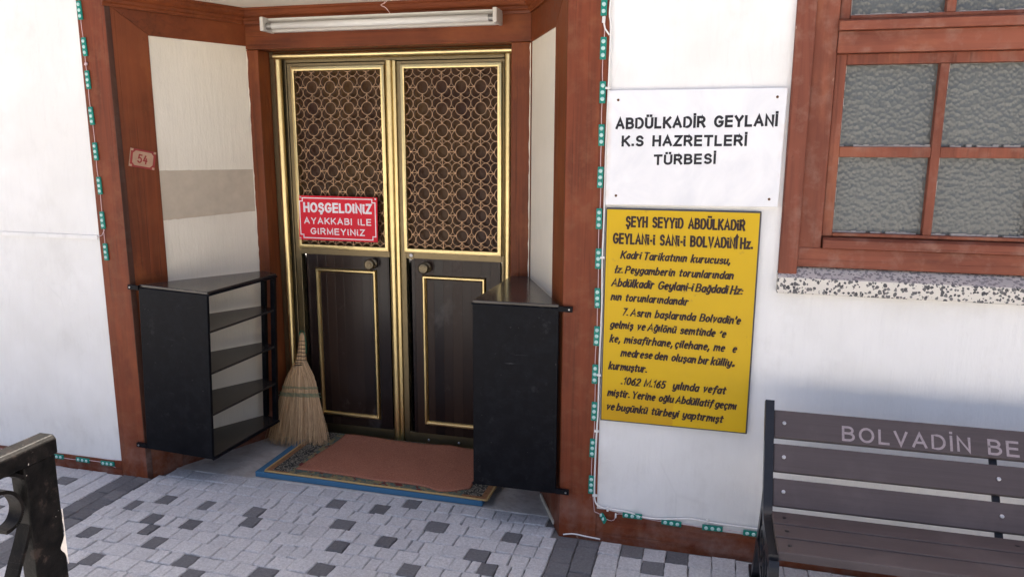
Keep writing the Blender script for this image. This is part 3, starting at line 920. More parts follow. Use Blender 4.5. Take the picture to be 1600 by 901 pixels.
# crown moulding under the soffit
def crown(T, x0, x1):
    prof = [(.0, 2.040), (-.010, 2.040), (-.013, 2.050), (-.020, 2.056), (-.020, 2.067), (-.028, 2.072), (-.034, 2.082), (-.034, 2.094), (-.040, 2.098), (-.040, 2.107), (.0, 2.107)]
    mb = MB(T)
    n = len(prof)
    vs_ = [(x0, a, b) for a, b in prof] + [(x1, a, b) for a, b in prof]
    fs = [(i, (i + 1) % n, n + (i + 1) % n, n + i) for i in range(n)] + [tuple(range(n)), tuple(range(2 * n - 1, n - 1, -1))]
    mb.add(vs_, fs)
    return mb
crown(TL, -.012, LEN - .019).build('crown_moulding', M['redinx'], B)
crown(TR, .019, LENR + .012).build('crown_moulding', M['redinx'], B)
crown(Matrix.Translation((0, .56, 0)), -1.636, -.262).build('crown_moulding', M['redinx'], B)
mb = MB(); mb.prism([(-1.902, .052), (-.004, .052), (-.262, .60), (-1.636, .60)], 2.1075, 2.2, 'xy'); mb.build('recess_soffit', M['soffit'], B)
# threshold slab
mb = MB(); mb.prism([(-1.862, .119), (-.044, .119), (-.30, .66), (-1.60, .66)], -.08, .0, 'xy'); mb.build('threshold', M['marble_floor'], B, bevel=.004)
# plaster sliver at the right foot of the splay
mb = MB(TR); mb.prism([(.30, -.005), (.54, -.005), (.54, .012), (.30, .016)], -.006, .002, 'xz'); mb.build('plaster_fillet', M['wall_in'], B, bevel=.002)

# ---- door frame and two leaves
DF = MB()
def fr3(mb, x0, x1, zt, w, y0, y1, mi=0):
    mb.box(x0, x0 + w, y0, y1, 0, zt - w, mi); mb.box(x1 - w, x1, y0, y1, 0, zt - w, mi); mb.box(x0, x1, y0, y1, zt - w, zt, mi)
fr3(DF, -1.575, -.350, 1.926, .032, .652, .72)
for (x0, x1) in ((-1.543, -1.500), (-.409, -.366 - .016)): DF.box(x0, x1, .672, .72, 0, 1.894)
DF.box(-1.4995, -.4095, .672, .72, 1.876, 1.894)
dfo = DF.build('door_frame', M['bronze'], B, bevel=.003)
mb = MB()
# rounded gold bead round the opening: two uprights and a head
def half(u0, u1, yb, h, n=7):
    return [((u0 + (u1 - u0) * (1 - math.cos(math.pi * i / n)) / 2), yb - h * math.sin(math.pi * i / n)) for i in range(n + 1)]
bl = half(-1.545, -1.509, .652, .02); brr = half(-.401, -.364, .652, .02)
for pr_ in (bl, brr): mb.prism([(a, b) for a, b in pr_], .0, 1.888, 'xy')
hp = half(1.888, 1.922, .652, .02)
n = len(hp)
mb.add([(-1.545, b, a) for a, b in hp] + [(-.364, b, a) for a, b in hp], [(i, (i + 1) % n, n + (i + 1) % n, n + i) for i in range(n)] + [tuple(range(n)), tuple(range(n, 2 * n))])
fb = mb.build('frame_bead', M['gold'], dfo); smooth_by_angle(fb)

def seg_ribbon(mb, a, b, y, w, dep):
    dx, dz = b[0] - a[0], b[1] - a[1]
    l = math.hypot(dx, dz)
    nx, nz = -dz / l * w / 2, dx / l * w / 2
    ex, ez = dx / l * w * .2, dz / l * w * .2
    a = (a[0] - ex, a[1] - ez); b = (b[0] + ex, b[1] + ez)
    P = [(a[0] + nx, a[1] + nz), (b[0] + nx, b[1] + nz), (b[0] - nx, b[1] - nz), (a[0] - nx, a[1] - nz)]
    vs_ = [(p[0], y, p[1]) for p in P] + [(p[0], y + dep, p[1]) for p in P]
    mb.add(vs_, [(0, 1, 2, 3)]); mb.add(vs_, [(0, 1, 5, 4), (2, 3, 7, 6)], 1)
def grille(x0, x1, z0, z1, cx0, cz0, pxp, pzp):
    mb = MB()
    ks = range(-8, 9)
    W, D, Y = .0025, .014, .664
    def ok(x, z): return x0 - .002 < x < x1 + .002 and z0 - .002 < z < z1 + .002
    def arc(cx, cz, r, n, test=None, W=W):
        pts = [(cx + r * pxp * math.cos(2 * math.pi * i / n), cz + r * pzp * math.sin(2 * math.pi * i / n)) for i in range(n + 1)]
        for i in range(n):
            a, b = pts[i], pts[i + 1]
            mx, mz = (a[0] + b[0]) / 2, (a[1] + b[1]) / 2
            if ok(mx, mz) and (test is None or test(mx, mz)): seg_ribbon(mb, a, b, Y + (0.0006 if test else 0), W, D)
    for i in range(-2, 8):
        cx = cx0 + i * pxp
        if not (x0 - pxp < cx < x1 + pxp): continue
        for j in range(-2, 11):
            cz = cz0 - j * pzp
            if not (z0 - pzp < cz < z1 + pzp): continue
            arc(cx, cz, .30, 22)
            tst = lambda x, z: ((x - cx) / pxp) ** 2 + ((z - cz) / pzp) ** 2 > .296 ** 2
            for sx in (-1, 1):
                for sz in (-1, 1): arc(cx + sx * .25 * pxp, cz + sz * .25 * pzp, .246, 18, tst, .0019)
            for (dx, dz) in ((1, 0), (-1, 0), (0, 1), (0, -1)):
                a = (cx + dx * .30 * pxp, cz + dz * .30 * pzp); b = (cx + dx * .5 * pxp, cz + dz * .5 * pzp)
                if ok((a[0] + b[0]) / 2, (a[1] + b[1]) / 2): seg_ribbon(mb, a, b, Y - .0006, W, D)
    return mb
def door_leaf(xa, xb, gx0, gx1, px0, px1, mx0, mx1, mz1, knob, c0, pxp, pzp):
    zt = 1.873
    mb = MB()
    # stiles, rails (butted) of the leaf, 40 mm deep
    yf, yk = .676, .716
    mb.box(xa, gx0 + .004, yf, yk, .012, zt); mb.box(gx1 - .004, xb, yf, yk, .012, zt)
    mb.box(gx0 + .004, gx1 - .004, yf, yk, 1.853, zt); mb.box(gx0 + .004, gx1 - .004, yf, yk, .953, .990); mb.box(gx0 + .004, gx1 - .004, yf, yk, .012, .069)
    leaf = mb.build('door', M['bronze'], B, bevel=.002)
    mb = MB(); mb.box(gx0 + .004, gx1 - .004, .694, .712, .990, 1.853); mb.build('dark_glass', M['darkglass'], leaf)
    mb = MB(); mb.frame(gx0, gx1, .984, 1.857, .022, [(0, .677), (.0, .664), (.12, .6575), (.5, .655), (.88, .6575), (1, .664), (1, .690)])
    smooth_by_angle(mb.build('grille_frame', M['gold'], leaf))
    grille(gx0 + .021, gx1 - .021, 1.005, 1.836, c0[0], c0[1], pxp, pzp).build('grille', [M['brass'], M['brassside']], leaf)
    mb = MB(); mb.box(px0, px1, .6745, .70, .068, .954); mb.build('door_panel', M['board'], leaf)
    mb = MB()
    mb.frame(mx0, mx1, .117, mz1, .021, [(0, .676), (.05, .666), (.3, .659), (.6, .659), (.95, .666), (1, .676)])
    smooth_by_angle(mb.build('panel_moulding', M['gold'], leaf))
    kx, kz = knob
    mb = MB(Matrix.Translation((kx, .676, kz)) @ Matrix.Diagonal((.86, .9, .86, 1)) @ Matrix.Translation((-kx, -.676, -kz)))
    mb.lathe([(.676, .031), (.670, .031), (.667, .026), (.662, .017), (.650, .015), (.644, .022), (.636, .030), (.628, .031), (.622, .027), (.620, .020), (.622, .017), (.620, .008)], (kx, 0, kz), 'y', 28)
    mb.build('door_knob', M['oldbrass'], leaf, smooth=True)
    return leaf
L1 = door_leaf(-1.4985, -.981, -1.471, -.983, -1.437, -.992, -1.387, -1.056, .888, (-1.078, .920), (-1.361, 1.759), .0945, .0983)
L2 = door_leaf(-.930, -.4105, -.905, -.417, -.873, -.428, -.817, -.497, .877, (-.797, .914), (-.798, 1.753), .0932, .0972)
# the meeting strip, a rounded gold cover fixed to the left leaf
mb = MB()
mb.prism([(-.980, .716), (-.9305, .716), (-.9305, .664)] + [(a, b) for a, b in half(-.979, -.944, .664, .016)][::-1][0:] , .006, 1.874, 'xy')
smooth_by_angle(mb.build('meeting_strip', M['gold'], L1))
# lock plate
mb = MB(); mb.box(-.888, -.862, .6735, .678, .950, .984); lp = mb.build('lock_plate', M['oldbrass'], L2, bevel=.001)
mb = MB(); mb.lathe([(.675, .0085), (.6705, .0085), (.6698, .006)], (-.874, 0, .969), 'y', 16)
mb.build('lock_cylinder', M['steel'], L2)
for zb_ in ((-.800, .034), (-.640, .034)):
    mb = MB(); mb.lathe([(.677, .007), (.672, .006), (.670, .003)], (zb_[0], 0, zb_[1]), 'y', 12); mb.build('rivet', M['steel'], L2, smooth=True)

# ---- window
W0 = MB()
ZT = 2.56
W0.box(.743, .803, -.014, .05, 1.063, ZT)
W0.box(2.237, 2.297, -.014, .05, 1.063, ZT)
W0.box(.8035, 2.2365, -.0145, .05, ZT - .06, ZT)
win = W0.build('window', M['redwin'], B, bevel=.004)
mb = MB()
mb.box(.8035, .8755, .012, .10, 1.110, ZT - .0605); mb.build('window_frame', M['redwin'], win, bevel=.003); mb = MB(); mb.box(2.1645, 2.2365, .012, .10, 1.110, ZT - .0605)
mb.build('window_frame', M['redwin'], win, bevel=.003)
mb = MB()
mb.box(.876, 2.164, .004, .10, 1.789, 1.856)
mb.build('transom', M['redwinx'], win, bevel=.003)
mb = MB(); mb.prism([(-.016, 1.857), (.10, 1.857), (.10, 1.893), (.0, 1.891), (-.016, 1.884)], .874, 2.166, 'yz'); mb.build('drip_rail', M['redwinx'], win, bevel=.002)
mb = MB(); mb.prism([(-.006, 1.162), (.10, 1.162), (.10, 1.199), (.01, 1.197), (-.006, 1.190)], .880, 2.160, 'yz'); mb.build('drip_rail', M['redwinx'], win, bevel=.002)
mb = MB(); mb.box(.8035, 2.2365, .006, .10, 1.096, 1.161); mb.build('window_bottom_rail', M['redwinx'], win, bevel=.003)
def sash(x0, x1, z0, z1, hz, nm='sash'):
    mb = MB()
    w = .033
    mb.box(x0, x0 + w, .026, .075, z0, z1); mb.box(x1 - w, x1, .026, .075, z0, z1)
    mb.box(x0 + w, x1 - w, .026, .075, z1 - w, z1)
    mb.box(x0 + w, x1 - w, .026, .075, z0, z0 + .012)
    mid = (x0 + x1) / 2
    mb.box(mid - .0135, mid + .0135, .031, .072, z0 + .012, z1 - w)
    if hz:
        mb.box(x0 + w, mid - .0135, .0315, .072, hz - .017, hz + .017); mb.box(mid + .0135, x1 - w, .0315, .072, hz - .017, hz + .017)
    s = mb.build(nm, M['redwin'], win, bevel=.003)
    rows = [(z0 + .012, hz - .017), (hz + .017, z1 - w)] if hz else [(z0 + .012, z1 - w)]
    for (za, zb_) in rows:
        for (a, b) in ((x0 + w, mid - .0135), (mid + .0135, x1 - w)):
            mb = MB(); mb.box(a - .002, b + .002, .058, .063, za - .002, zb_ + .002); mb.build('pane', M['glass'], s)
            # crumbling putty fillet along the foot of the pane and one side
            mb = MB()
            n = 18
            for i in range(n):
                f0, f1 = i / n, (i + 1) / n
                h = .004 + .004 * R()
                if R() < .85: mb.box(a + (b - a) * f0, a + (b - a) * f1, .050 - .004 * R(), .058, za, za + h)
            for i in range(10):
                f0 = i / 10
                if R() < .6: mb.box(a, a + .003 + .003 * R(), .050, .058, za + (zb_ - za) * f0, za + (zb_ - za) * (f0 + .1))
            mb.build('putty', M['putty'], s)
    return s
sash(.877, 1.520, 1.200, 1.788, 1.479)
sash(1.521, 2.163, 1.200, 1.788, 1.479)
sash(.877, 1.520, 1.8945, 2.49, None)
sash(1.521, 2.163, 1.8945, 2.49, None)
mb = MB(); mb.prism([(-.032, 1.008), (.10, 1.008), (.10, 1.093), (.02, 1.093), (-.032, 1.062)], .742, 2.298, 'yz')
sill = mb.build('window_sill', [M['terrazzo'], M['terrazzo_top']], B, bevel=.003)
for p in sill.data.polygons:
    if p.normal.z > .5: p.material_index = 1
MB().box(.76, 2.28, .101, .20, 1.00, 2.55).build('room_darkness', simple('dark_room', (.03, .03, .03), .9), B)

# ------------------------------------------------------------------ fluorescent light over the door
F = empty('fluorescent_light', (-.94, .56, 2.02))
tag(F, 'unlit white fluorescent strip light fixed to the lintel over the door', 'lamp')
mb = MB(); mb.box(-1.478, -.405, .530, .5595, 1.996, 2.044); mb.build('housing', M['lampwhite'], F, bevel=.004)
mb = MB(); mb.prism([(.530, 2.0445), (.530, 2.028), (.500, 2.046), (.500, 2.052)], -1.478, -.405, 'yz'); mb.build('reflector', M['lampwhite'], F)
for x0, x1 in ((-1.496, -1.4785), (-.4045, -.386)):
    mb = MB(); mb.box(x0, x1, .462, .5595, 1.994, 2.055); mb.build('end_cap', M['lampwhite'], F, bevel=.004)
mb = MB(); mb.lathe([(-1.452, .015), (-.430, .015)], (0, .496, 2.018), 'x', 20); mb.build('tube', M['tube'], F, smooth=True)
for x0, x1 in ((-1.478, -1.452), (-.430, -.405)):
    mb = MB(); mb.lathe([(x0, .0155), (x1, .0155)], (0, .496, 2.018), 'x', 16); mb.build('tube_cap', M['cap'], F)

mb = MB(); mb.tube(smooth_path([(-.905, .53, 2.115), (-.912, .515, 2.098), (-.925, .513, 2.090), (-.905, .516, 2.080), (-.890, .523, 2.060), (-.885, .53, 2.046)], 4), .0016, 5); mb.tube(smooth_path([(-.912, .515, 2.096), (-.898, .512, 2.104), (-.885, .514, 2.112)], 4), .0013, 5); mb.build('wire', M['wire'], F, smooth=True)
# ------------------------------------------------------------------ signs
S = empty('door_sign', (-1.236, .65, 1.14))
tag(S, 'red plastic sign with white lettering fixed over the left door grille', 'sign')
SR = 0
mb = MB(); mb.prism([(-1.451, 1.030), (-1.030, 1.031), (-1.026, 1.246), (-1.441, 1.248)], .636, .640, 'xz'); mb.build('board', M['redsign'], S, bevel=.001)
mb = MB()
bx0, bx1, bz0, bz1, w, nn = -1.440, -1.038, 1.041, 1.236, .0048, .016
path = [(bx0 + nn, bz0), (bx1 - nn, bz0), (bx1 - nn, bz0 + nn), (bx1, bz0 + nn), (bx1, bz1 - nn), (bx1 - nn, bz1 - nn), (bx1 - nn, bz1), (bx0 + nn, bz1), (bx0 + nn, bz1 - nn), (bx0, bz1 - nn), (bx0, bz0 + nn), (bx0 + nn, bz0 + nn)]
for i in range(len(path)):
    a, b = path[i], path[(i + 1) % len(path)]
    xa, xb = sorted((a[0], b[0])); za_, zb_ = sorted((a[1], b[1]))
    hz = abs(a[1] - b[1]) < 1e-6
    yo = .6353 if hz else .6355
    mb.box(xa - w / 2, xb + w / 2, yo, .6362, za_ - w / 2, zb_ + w / 2)
mb.build('border', M['signwhite'], S)
mb = MB()
put_text(mb, 'HOŞGELDiNiZ', -1.420, -1.055, 1.166, 1.166, .049, .636, .21, 0, gap=.12)
put_text(mb, 'AYAKKABI  iLE', -1.419, -1.060, 1.110, 1.110, .032, .636, .17, 0)
put_text(mb, 'GiRMEYiNiZ', -1.386, -1.095, 1.059, 1.059, .032, .636, .17, 0)
mb.build('lettering', M['signwhite'], S)
for (x_, z_) in ((-1.433, 1.240), (-1.035, 1.238), (-1.443, 1.038)):
    mb = MB(); mb.lathe([(.6362, .005), (.634, .004)], (x_, 0, z_), 'y', 10); mb.build('fixing', M['steel'], S)

P = empty('marble_plaque', (.4395, 0, 1.487))
tag(P, 'white marble plaque with black capital letters on wall beside the window', 'plaque')
mb = MB(); mb.prism([(.1495, 1.2905), (.727, 1.2965), (.732, 1.683), (.1485, 1.681)], -.018, .0035, 'xz'); mb.build('slab', M['marble'], P, bevel=.0015)
mb = MB()
put_text(mb, 'ABDÜLKADİR  GEYLANİ', .177, .709, 1.550, 1.560, .0395, -.018, .215, 0, gap=.13)
put_text(mb, 'K.S  HAZRETLERİ', .200, .616, 1.492, 1.496, .0375, -.018, .215, 0, gap=.13)
put_text(mb, 'TÜRBESİ', .312, .519, 1.430, 1.436, .036, -.018, .215, 0, gap=.13)
mb.build('lettering', M['ink'], P)
for (x_, z_) in ((.184, 1.649), (.702, 1.654), (.186, 1.323), (.698, 1.322)):
    mb = MB(); mb.lathe([(-.0175, .0048), (-.0195, .0042), (-.0205, .002)], (x_, 0, z_), 'y', 10); mb.build('screw', M['rust'], P)

Y = empty('information_board', (.415, 0, .485))
tag(Y, 'yellow metal board with dark hand-lettered text, under the marble plaque', 'sign')
mb = MB(); mb.box(.1525, .678, -.0125, .0035, .487, 1.279); mb.build('backing', M['signedge'], Y, bevel=.002)
mb = MB()
# slightly dished yellow face
nx, nz = 10, 12
vs_, fs = [], []
for j in range(nz + 1):
    for i in range(nx + 1):
        x_ = .1565 + (.6725 - .1565) * i / nx; z_ = .492 + (1.274 - .492) * j / nz
        vs_.append((x_, -.0132, z_))
for j in range(nz):
    for i in range(nx):
        a = j * (nx + 1) + i
        fs.append((a, a + 1, a + nx + 2, a + nx + 1))
mb.add(vs_, fs); mb.build('face', M['yellow'], Y)
mb = MB()
yb_ = -.0134
put_text(mb, 'ŞEYH  SEYYiD  ABDÜLKADiR', .223, .628, 1.213, 1.212, .0395, yb_, .185, gap=.17)
put_text(mb, 'GEYLANi·i  SANi·i  BOLVADiNÎ Hz.', .179, .657, 1.152, 1.150, .040, yb_, .185, gap=.17)
body = [('Kadri Tarikatının  kurucusu,', .207, .586, 1.099, 1.094, .030), ('łz. Peygamberin  torunlarından', .189, .601, 1.046, 1.042, .030),
        ('Abdülkadir  Geylani-i Bağdadi Hz:', .177, .635, .997, .990, .0325), ('nın  torunlarındandır', .177, .455, .946, .942, .030),
        ("7. Asrın  başlarında  Bolvadin'e", .222, .634, .891, .885, .031), ('gelmiş  ve Ağılönü  semtinde  ´e', .176, .588, .843, .834, .031),
        ('ke,  misafirhane, çilehane,  me    e', .177, .627, .790, .782, .031), ('medrese den  oluşan bır külliyε', .219, .623, .739, .730, .031),
        ('kurmuştur.', .176, .318, .687, .684, .031), ('.1062  M.165    yılında  vefat', .224, .600, .632, .627, .032),
        ('miştir. Yerine  oğlu Abdüllatif geçmı', .175, .638, .584, .573, .031), ('ve bugünkü  türbeyi  yaptırmışt', .175, .596, .530, .520, .031)]
for (tx_, a, b, za_, zb_, cp) in body: put_text(mb, tx_, a, b, za_, zb_, cp, yb_, .20, .26, brush=.26, gap=.08, space=.26, wob=.0010)
mb.build('lettering', M['inkbrown'], Y)

# house number plate on the left splay
TP = TL @ Matrix.Translation((.099, -.0005, 1.428)) @ Matrix.Rotation(rad(11), 4, 'Y')
NP = empty('house_number_plate', TP @ Vector((0, 0, 0)))
tag(NP, 'small tilted cream and red number plate 54 on the left timber post', 'number plate')
mb = MB(TP); mb.box(-.054, .054, -.004, 0, -.039, .039); mb.build('plate', M['platered'], NP, bevel=.001)
mb = MB(TP)
k = .011
mb.prism([(-.043 + k, -.031), (.043 - k, -.031), (.043, -.031 + k), (.043, .031 - k), (.043 - k, .031), (-.043 + k, .031), (-.043, .031 - k), (-.043, -.031 + k)], -.0052, -.0038, 'xz')
for sx in (-1, 1):
    for sz in (-1, 1): mb.box(sx * .048 - .005, sx * .048 + .005, -.005, -.0038, sz * .0335 - .0045, sz * .0335 + .0045)
mb.box(-.0545, -.0525, -.0046, -.0002, -.0385, .0385)
mb.build('face', M['platecream'], NP)
mb = MB(TP); put_text(mb, '54', -.023, .020, -.019, -.021, .038, -.0052, .15, .06); mb.build('digits', M['platered'], NP)

# ------------------------------------------------------------------ black shoe racks filling the splayed corners
def rack(name, label, loc, plan, ztop, zbot, shelves, side):
    A, Bc, Cc, Dd = plan           # wall corner, outer corner, inner front, inner wall corner
    root = empty(name, loc)
    tag(root, label, 'shoe rack', 'pair of black wedge-shaped shoe racks')
    def quad(z0, z1, ins=0.0):
        cx = sum(p[0] for p in plan) / 4; cy = sum(p[1] for p in plan) / 4
        return [(p[0] + (cx - p[0]) * ins, p[1] + (cy - p[1]) * ins) for p in plan]
    q = quad(0, 0)
    ordr = q if side == 'L' else q[::-1]
    mb = MB(); mb.prism(ordr, ztop - .012, ztop, 'xy'); mb.build('top_board', M['blacktop'] if side == 'R' else M['blacktop'], root, bevel=.002)
    xa, xb = sorted((A[0], Bc[0]))
    mb = MB(); mb.box(xa, xb, min(A[1], Bc[1]) - .004, min(A[1], Bc[1]) + .012, zbot, ztop - .0125); mb.build('side_panel', M['black'], root, bevel=.003)
    # angle-iron rim of the panel
    yq = min(A[1], Bc[1])
    for z in shelves:
        mb = MB(); ins = quad(0, 0, .03); o2 = ins if side == 'L' else ins[::-1]
        mb.prism(o2, z - .010, z, 'xy'); mb.build('shelf', M['blacktop'], root, bevel=.0015)
    mb = MB(); mb.prism(ordr, zbot - .002, zbot + .010, 'xy'); mb.build('bottom_board', M['blacktop'], root, bevel=.002)
    # front edge rails (angle iron along the open side)
    for z in (ztop - .014, zbot + .001):
        mb = MB(); mb.tube([(Bc[0], Bc[1], z), (Cc[0], Cc[1], z)], .007, 6); mb.build('edge_rail', M['black'], root)
    for p, w in ((Cc, .011), (Dd, .011)):
        sx = -1 if side == 'L' else 1
        mb = MB(); cx = p[0] + sx * (w if p is Cc else -w); mb.box(cx - w, cx + w, p[1] - .022, p[1], zbot + .0105, ztop - .0125); mb.build('post', M['black'], root, bevel=.001)
    sg = -1 if side == 'L' else 1
    for z in (ztop - .014, zbot + .012):
        mb = MB(); x1 = A[0] + sg * .052; xa_, xb_ = sorted((A[0] - sg * .002, x1)); mb.box(xa_, xb_, yq - .008, yq + .004, z - .010, z + .010); mb.build('bracket', M['black'], root, bevel=.001)
        mb = MB(); mb.lathe([(yq - .0078, .004), (yq - .011, .003)], (A[0] + sg * .04, 0, z), 'y', 8); mb.build('screw', M['steel'], root)
    return root
zb0 = .150
rl = rack('shoe_rack', 'black wedge-shaped shoe rack with open shelves, beside the straw broom', (-1.88, 0, zb0),
          [(-1.881, -.010), (-1.542, -.014), (-1.520, .475), (-1.614, .507)], .900, .150, (.355, .543, .727), 'L')
rl.rotation_euler = (0, rad(2.45), 0)
rr_ = rack('shoe_rack', 'black wedge-shaped shoe rack showing only its closed side, at the right door post', (-.01, 0, .172),
           [(-.012, -.010), (-.345, -.014), (-.338, .542), (-.262, .548)], .918, .172, (.36, .55, .73), 'R')

# ------------------------------------------------------------------ mats
def sheet(x0, x1, y0, y1, z0, z1, nx, ny, fz=None, fxy=None):
    mb = MB()
    vs_, fs = [], []
    for top in (0, 1):
        for j in range(ny + 1):
            for i in range(nx + 1):
                x_ = x0 + (x1 - x0) * i / nx; y_ = y0 + (y1 - y0) * j / ny
                z_ = (z1 if top else z0) + (fz(x_, y_) if fz else 0)
                if fxy: x_, y_ = fxy(x_, y_)
                vs_.append((x_, y_, z_))
    N = (nx + 1) * (ny + 1)
    for j in range(ny):
        for i in range(nx):
            a = j * (nx + 1) + i
            fs.append((N + a, N + a + 1, N + a + nx + 2, N + a + nx + 1)); fs.append((a, a + nx + 1, a + nx + 2, a + 1))
    for i in range(nx):
        a, b = i, i + 1
        fs.append((a, b, N + b, N + a)); a, b = ny * (nx + 1) + i, ny * (nx + 1) + i + 1; fs.append((b, a, N + a, N + b))
    for j in range(ny):
        a, b = j * (nx + 1), (j + 1) * (nx + 1); fs.append((b, a, N + a, N + b))
        a, b = a + nx, b + nx; fs.append((a, b, N + b, N + a))
    mb.add(vs_, fs)
    return mb
lump = lambda x, y: .0022 * noise.noise(Vector((x * 5, y * 5, 0)))
mb = sheet(-1.440, -.352, .134, .640, .001, .027, 40, 12, lambda x, y: max(0, .0018 * noise.noise(Vector((x * 4, y * 6, 2)))), lambda x, y: (x, y + .008 * (x + 1.4) * -1 + .003 * noise.noise(Vector((x * 4, 0, 1)))))
tag(mb.build('foam_mat', M['blue'], org=(-.9, .13, 0), bevel=.004), 'blue foam mat on the threshold, undermost of the three mats', 'mat')
mb = sheet(-1.392, -.332, .140, .636, .0275, .0335, 60, 26, lambda x, y: .0012 * noise.noise(Vector((x * 6, y * 6, 5))) + .0016, lambda x, y: (x + .004 * noise.noise(Vector((0, y * 7, 1))), y - .012 * (x + 1.39) / 1.06 + .0025 * noise.noise(Vector((x * 5, 0, 8)))))
cp = tag(mb.build('carpet', M['carpet'], org=(-.862, .120, 0)), 'worn patterned carpet with ochre border lying on the blue foam mat', 'carpet')
mb = MB()
pts = [(-1.392, .132 - 0 + .25, .032)] + []
fr_pts = [(-1.39 + 1.058 * i / 30, .1395 - .012 * i / 30 + .0025 * noise.noise(Vector((( -1.39 + 1.058 * i / 30) * 5, 0, 8))), .0325) for i in range(31)]
sd_pts = [(-1.3925 + .004 * noise.noise(Vector((0, y_ * 7, 1))), y_, .0325) for y_ in (.60, .5, .4, .3, .2, .15)]
sr_pts = [(-.3315 + .004 * noise.noise(Vector((0, y_ * 7, 1))), y_ - .012, .0325) for y_ in (.15, .2, .3, .4, .5, .60)]
mb.tube(sd_pts + fr_pts + sr_pts, .0048, 6); mb.build('binding', M['binding'], cp, smooth=True)

# terracotta door mat with a rucked back edge and a torn right front corner
def terra():
    nx, ny = 70, 30
    mb = MB()
    vs_, fs = [], []
    for top in (0, 1):
        for j in range(ny + 1):
            for i in range(nx + 1):
                u, v = i / nx, j / ny
                x_ = -1.232 + .80 * u
                y0 = .185 + .008 * noise.noise(Vector((u * 3, 1, 0)))
                y0 += -.028 * math.exp(-((u - .86) / .07) ** 2) + .035 * max(0, (u - .93) / .07) + (-.016 * u)
                y1 = .600
                x_ += (-.028 * (1 - v) + .012 * v) * (1 - u) + .006 * noise.noise(Vector((u * 4, v * 5, 3)))
                y_ = y0 + (y1 - y0) * v
                z_ = .0405 + .002 * noise.noise(Vector((u * 7, v * 5, 6)))
                bk = max(0, (v - .70) / .30) ** 2
                z_ += bk * (.008 + .005 * math.sin(u * 9 + .6) + .004 * noise.noise(Vector((u * 8, 0, 2)))) * (1 if u < .72 else max(.15, 1 - (u - .72) * 5))
                if not top: z_ -= .0065
                vs_.append((x_, y_, z_))
    N = (nx + 1) * (ny + 1)
    for j in range(ny):
        for i in range(nx):
            a = j * (nx + 1) + i
            fs.append((N + a, N + a + 1, N + a + nx + 2, N + a + nx + 1)); fs.append((a, a + nx + 1, a + nx + 2, a + 1))
    for i in range(nx):
        a, b = i, i + 1
        fs.append((a, b, N + b, N + a)); a, b = ny * (nx + 1) + i, ny * (nx + 1) + i + 1; fs.append((b, a, N + a, N + b))
    for j in range(ny):
        a, b = j * (nx + 1), (j + 1) * (nx + 1); fs.append((b, a, N + a, N + b))
        a, b = a + nx, b + nx; fs.append((a, b, N + b, N + a))
    mb.add(vs_, fs)
    return mb
tag(terra().build('doormat', M['terra'], org=(-.85, .19, .03), smooth=True), 'plain terracotta doormat, topmost of the mats, rucked against the door', 'doormat')

# ------------------------------------------------------------------ straw broom leaning on the door frame
BR = empty('broom', (-1.44, .49, .03))
tag(BR, 'short-handled straw broom with green stitching leaning in the left door corner', 'broom')
ctop = Vector((-1.452, .622, .545)); cbot = Vector((-1.432, .487, .018))
prof = [(0, .012), (.10, .016), (.25, .025), (.275, .029), (.31, .052), (.36, .074), (.44, .094), (.53, .108), (.70, .132), (.85, .152), (1.0, .168)]
def hw(tq):
    for (a, b), (c_, d_) in zip(prof, prof[1:]):
        if tq <= c_: return b + (d_ - b) * (tq - a) / (c_ - a)
    return prof[-1][1]
axis_d = (cbot - ctop)
side_v = Vector((.33, -.028, .025)).normalized()
nrm = axis_d.cross(side_v).normalized()
def bp(tq, u, w):
    th = .036 if tq < .25 else .034 + .010 * (tq - .25)
    th = min(th, hw(tq))
    p = ctop + axis_d * tq + side_v * (u * hw(tq)) + nrm * (w * th)
    return p
core = MB()
rings = []
for tq in (.0, .05, .12, .2, .26, .3, .38, .46, .55, .7, .85, .93):
    ring = []
    for k in range(18):
        a = 2 * math.pi * k / 18
        ring.append(bp(tq, .93 * math.cos(a), .8 * math.sin(a)))
    rings.append(ring)
vs_ = [p for r_ in rings for p in r_]
fs = []
for i in range(len(rings) - 1):
    for k in range(18):
        l = (k + 1) % 18
        fs.append((i * 18 + k, i * 18 + l, (i + 1) * 18 + l, (i + 1) * 18 + k))
fs += [tuple(range(18)), tuple((len(rings) - 1) * 18 + k for k in range(18))]
core.add(vs_, fs); core.build('core', M['strawcore'], BR)
mb = MB()
rb = random.Random(3)
for i in range(1500):
    a = rb.uniform(0, 2 * math.pi)
    rr0 = math.sqrt(rb.uniform(.55, 1))
    u, w = math.cos(a) * rr0, math.sin(a) * rr0
    t0 = rb.uniform(.22, .28) if rb.random() < .6 else rb.uniform(.28, .6)
    t1 = rb.uniform(.90, 1.03) - .05 * max(0, abs(u) - .5)
    if rb.random() < .08: t1 = min(1.03, t1)
    du, dw = rb.gauss(0, .05), rb.gauss(0, .25)
    if abs(u) > .85 and rb.random() < .3: du += math.copysign(rb.uniform(.03, .16), u)
    n = 5
    tn = rb.random()
    pts = []
    for k in range(n + 1):
        f = k / n
        tq = t0 + (t1 - t0) * f
        loose = max(0, (tq - .5) / .5)
        p = bp(tq, u * (1.0) + du * loose + .012 * rb.gauss(0, 1) * loose, w * 1.05 + dw * loose)
        if p.z < .006: p.z = .006
        if p.y > .618 - 0 and p.z > .3: pass
        pts.append(p)
    rad_ = rb.uniform(.0007, .0016)
    mb.tube(pts, [rad_ * (1 - .55 * k / n) for k in range(n + 1)], 3, caps=False, tone=tn)
mb.build('bristles', M['straw'], BR)
mb = MB()
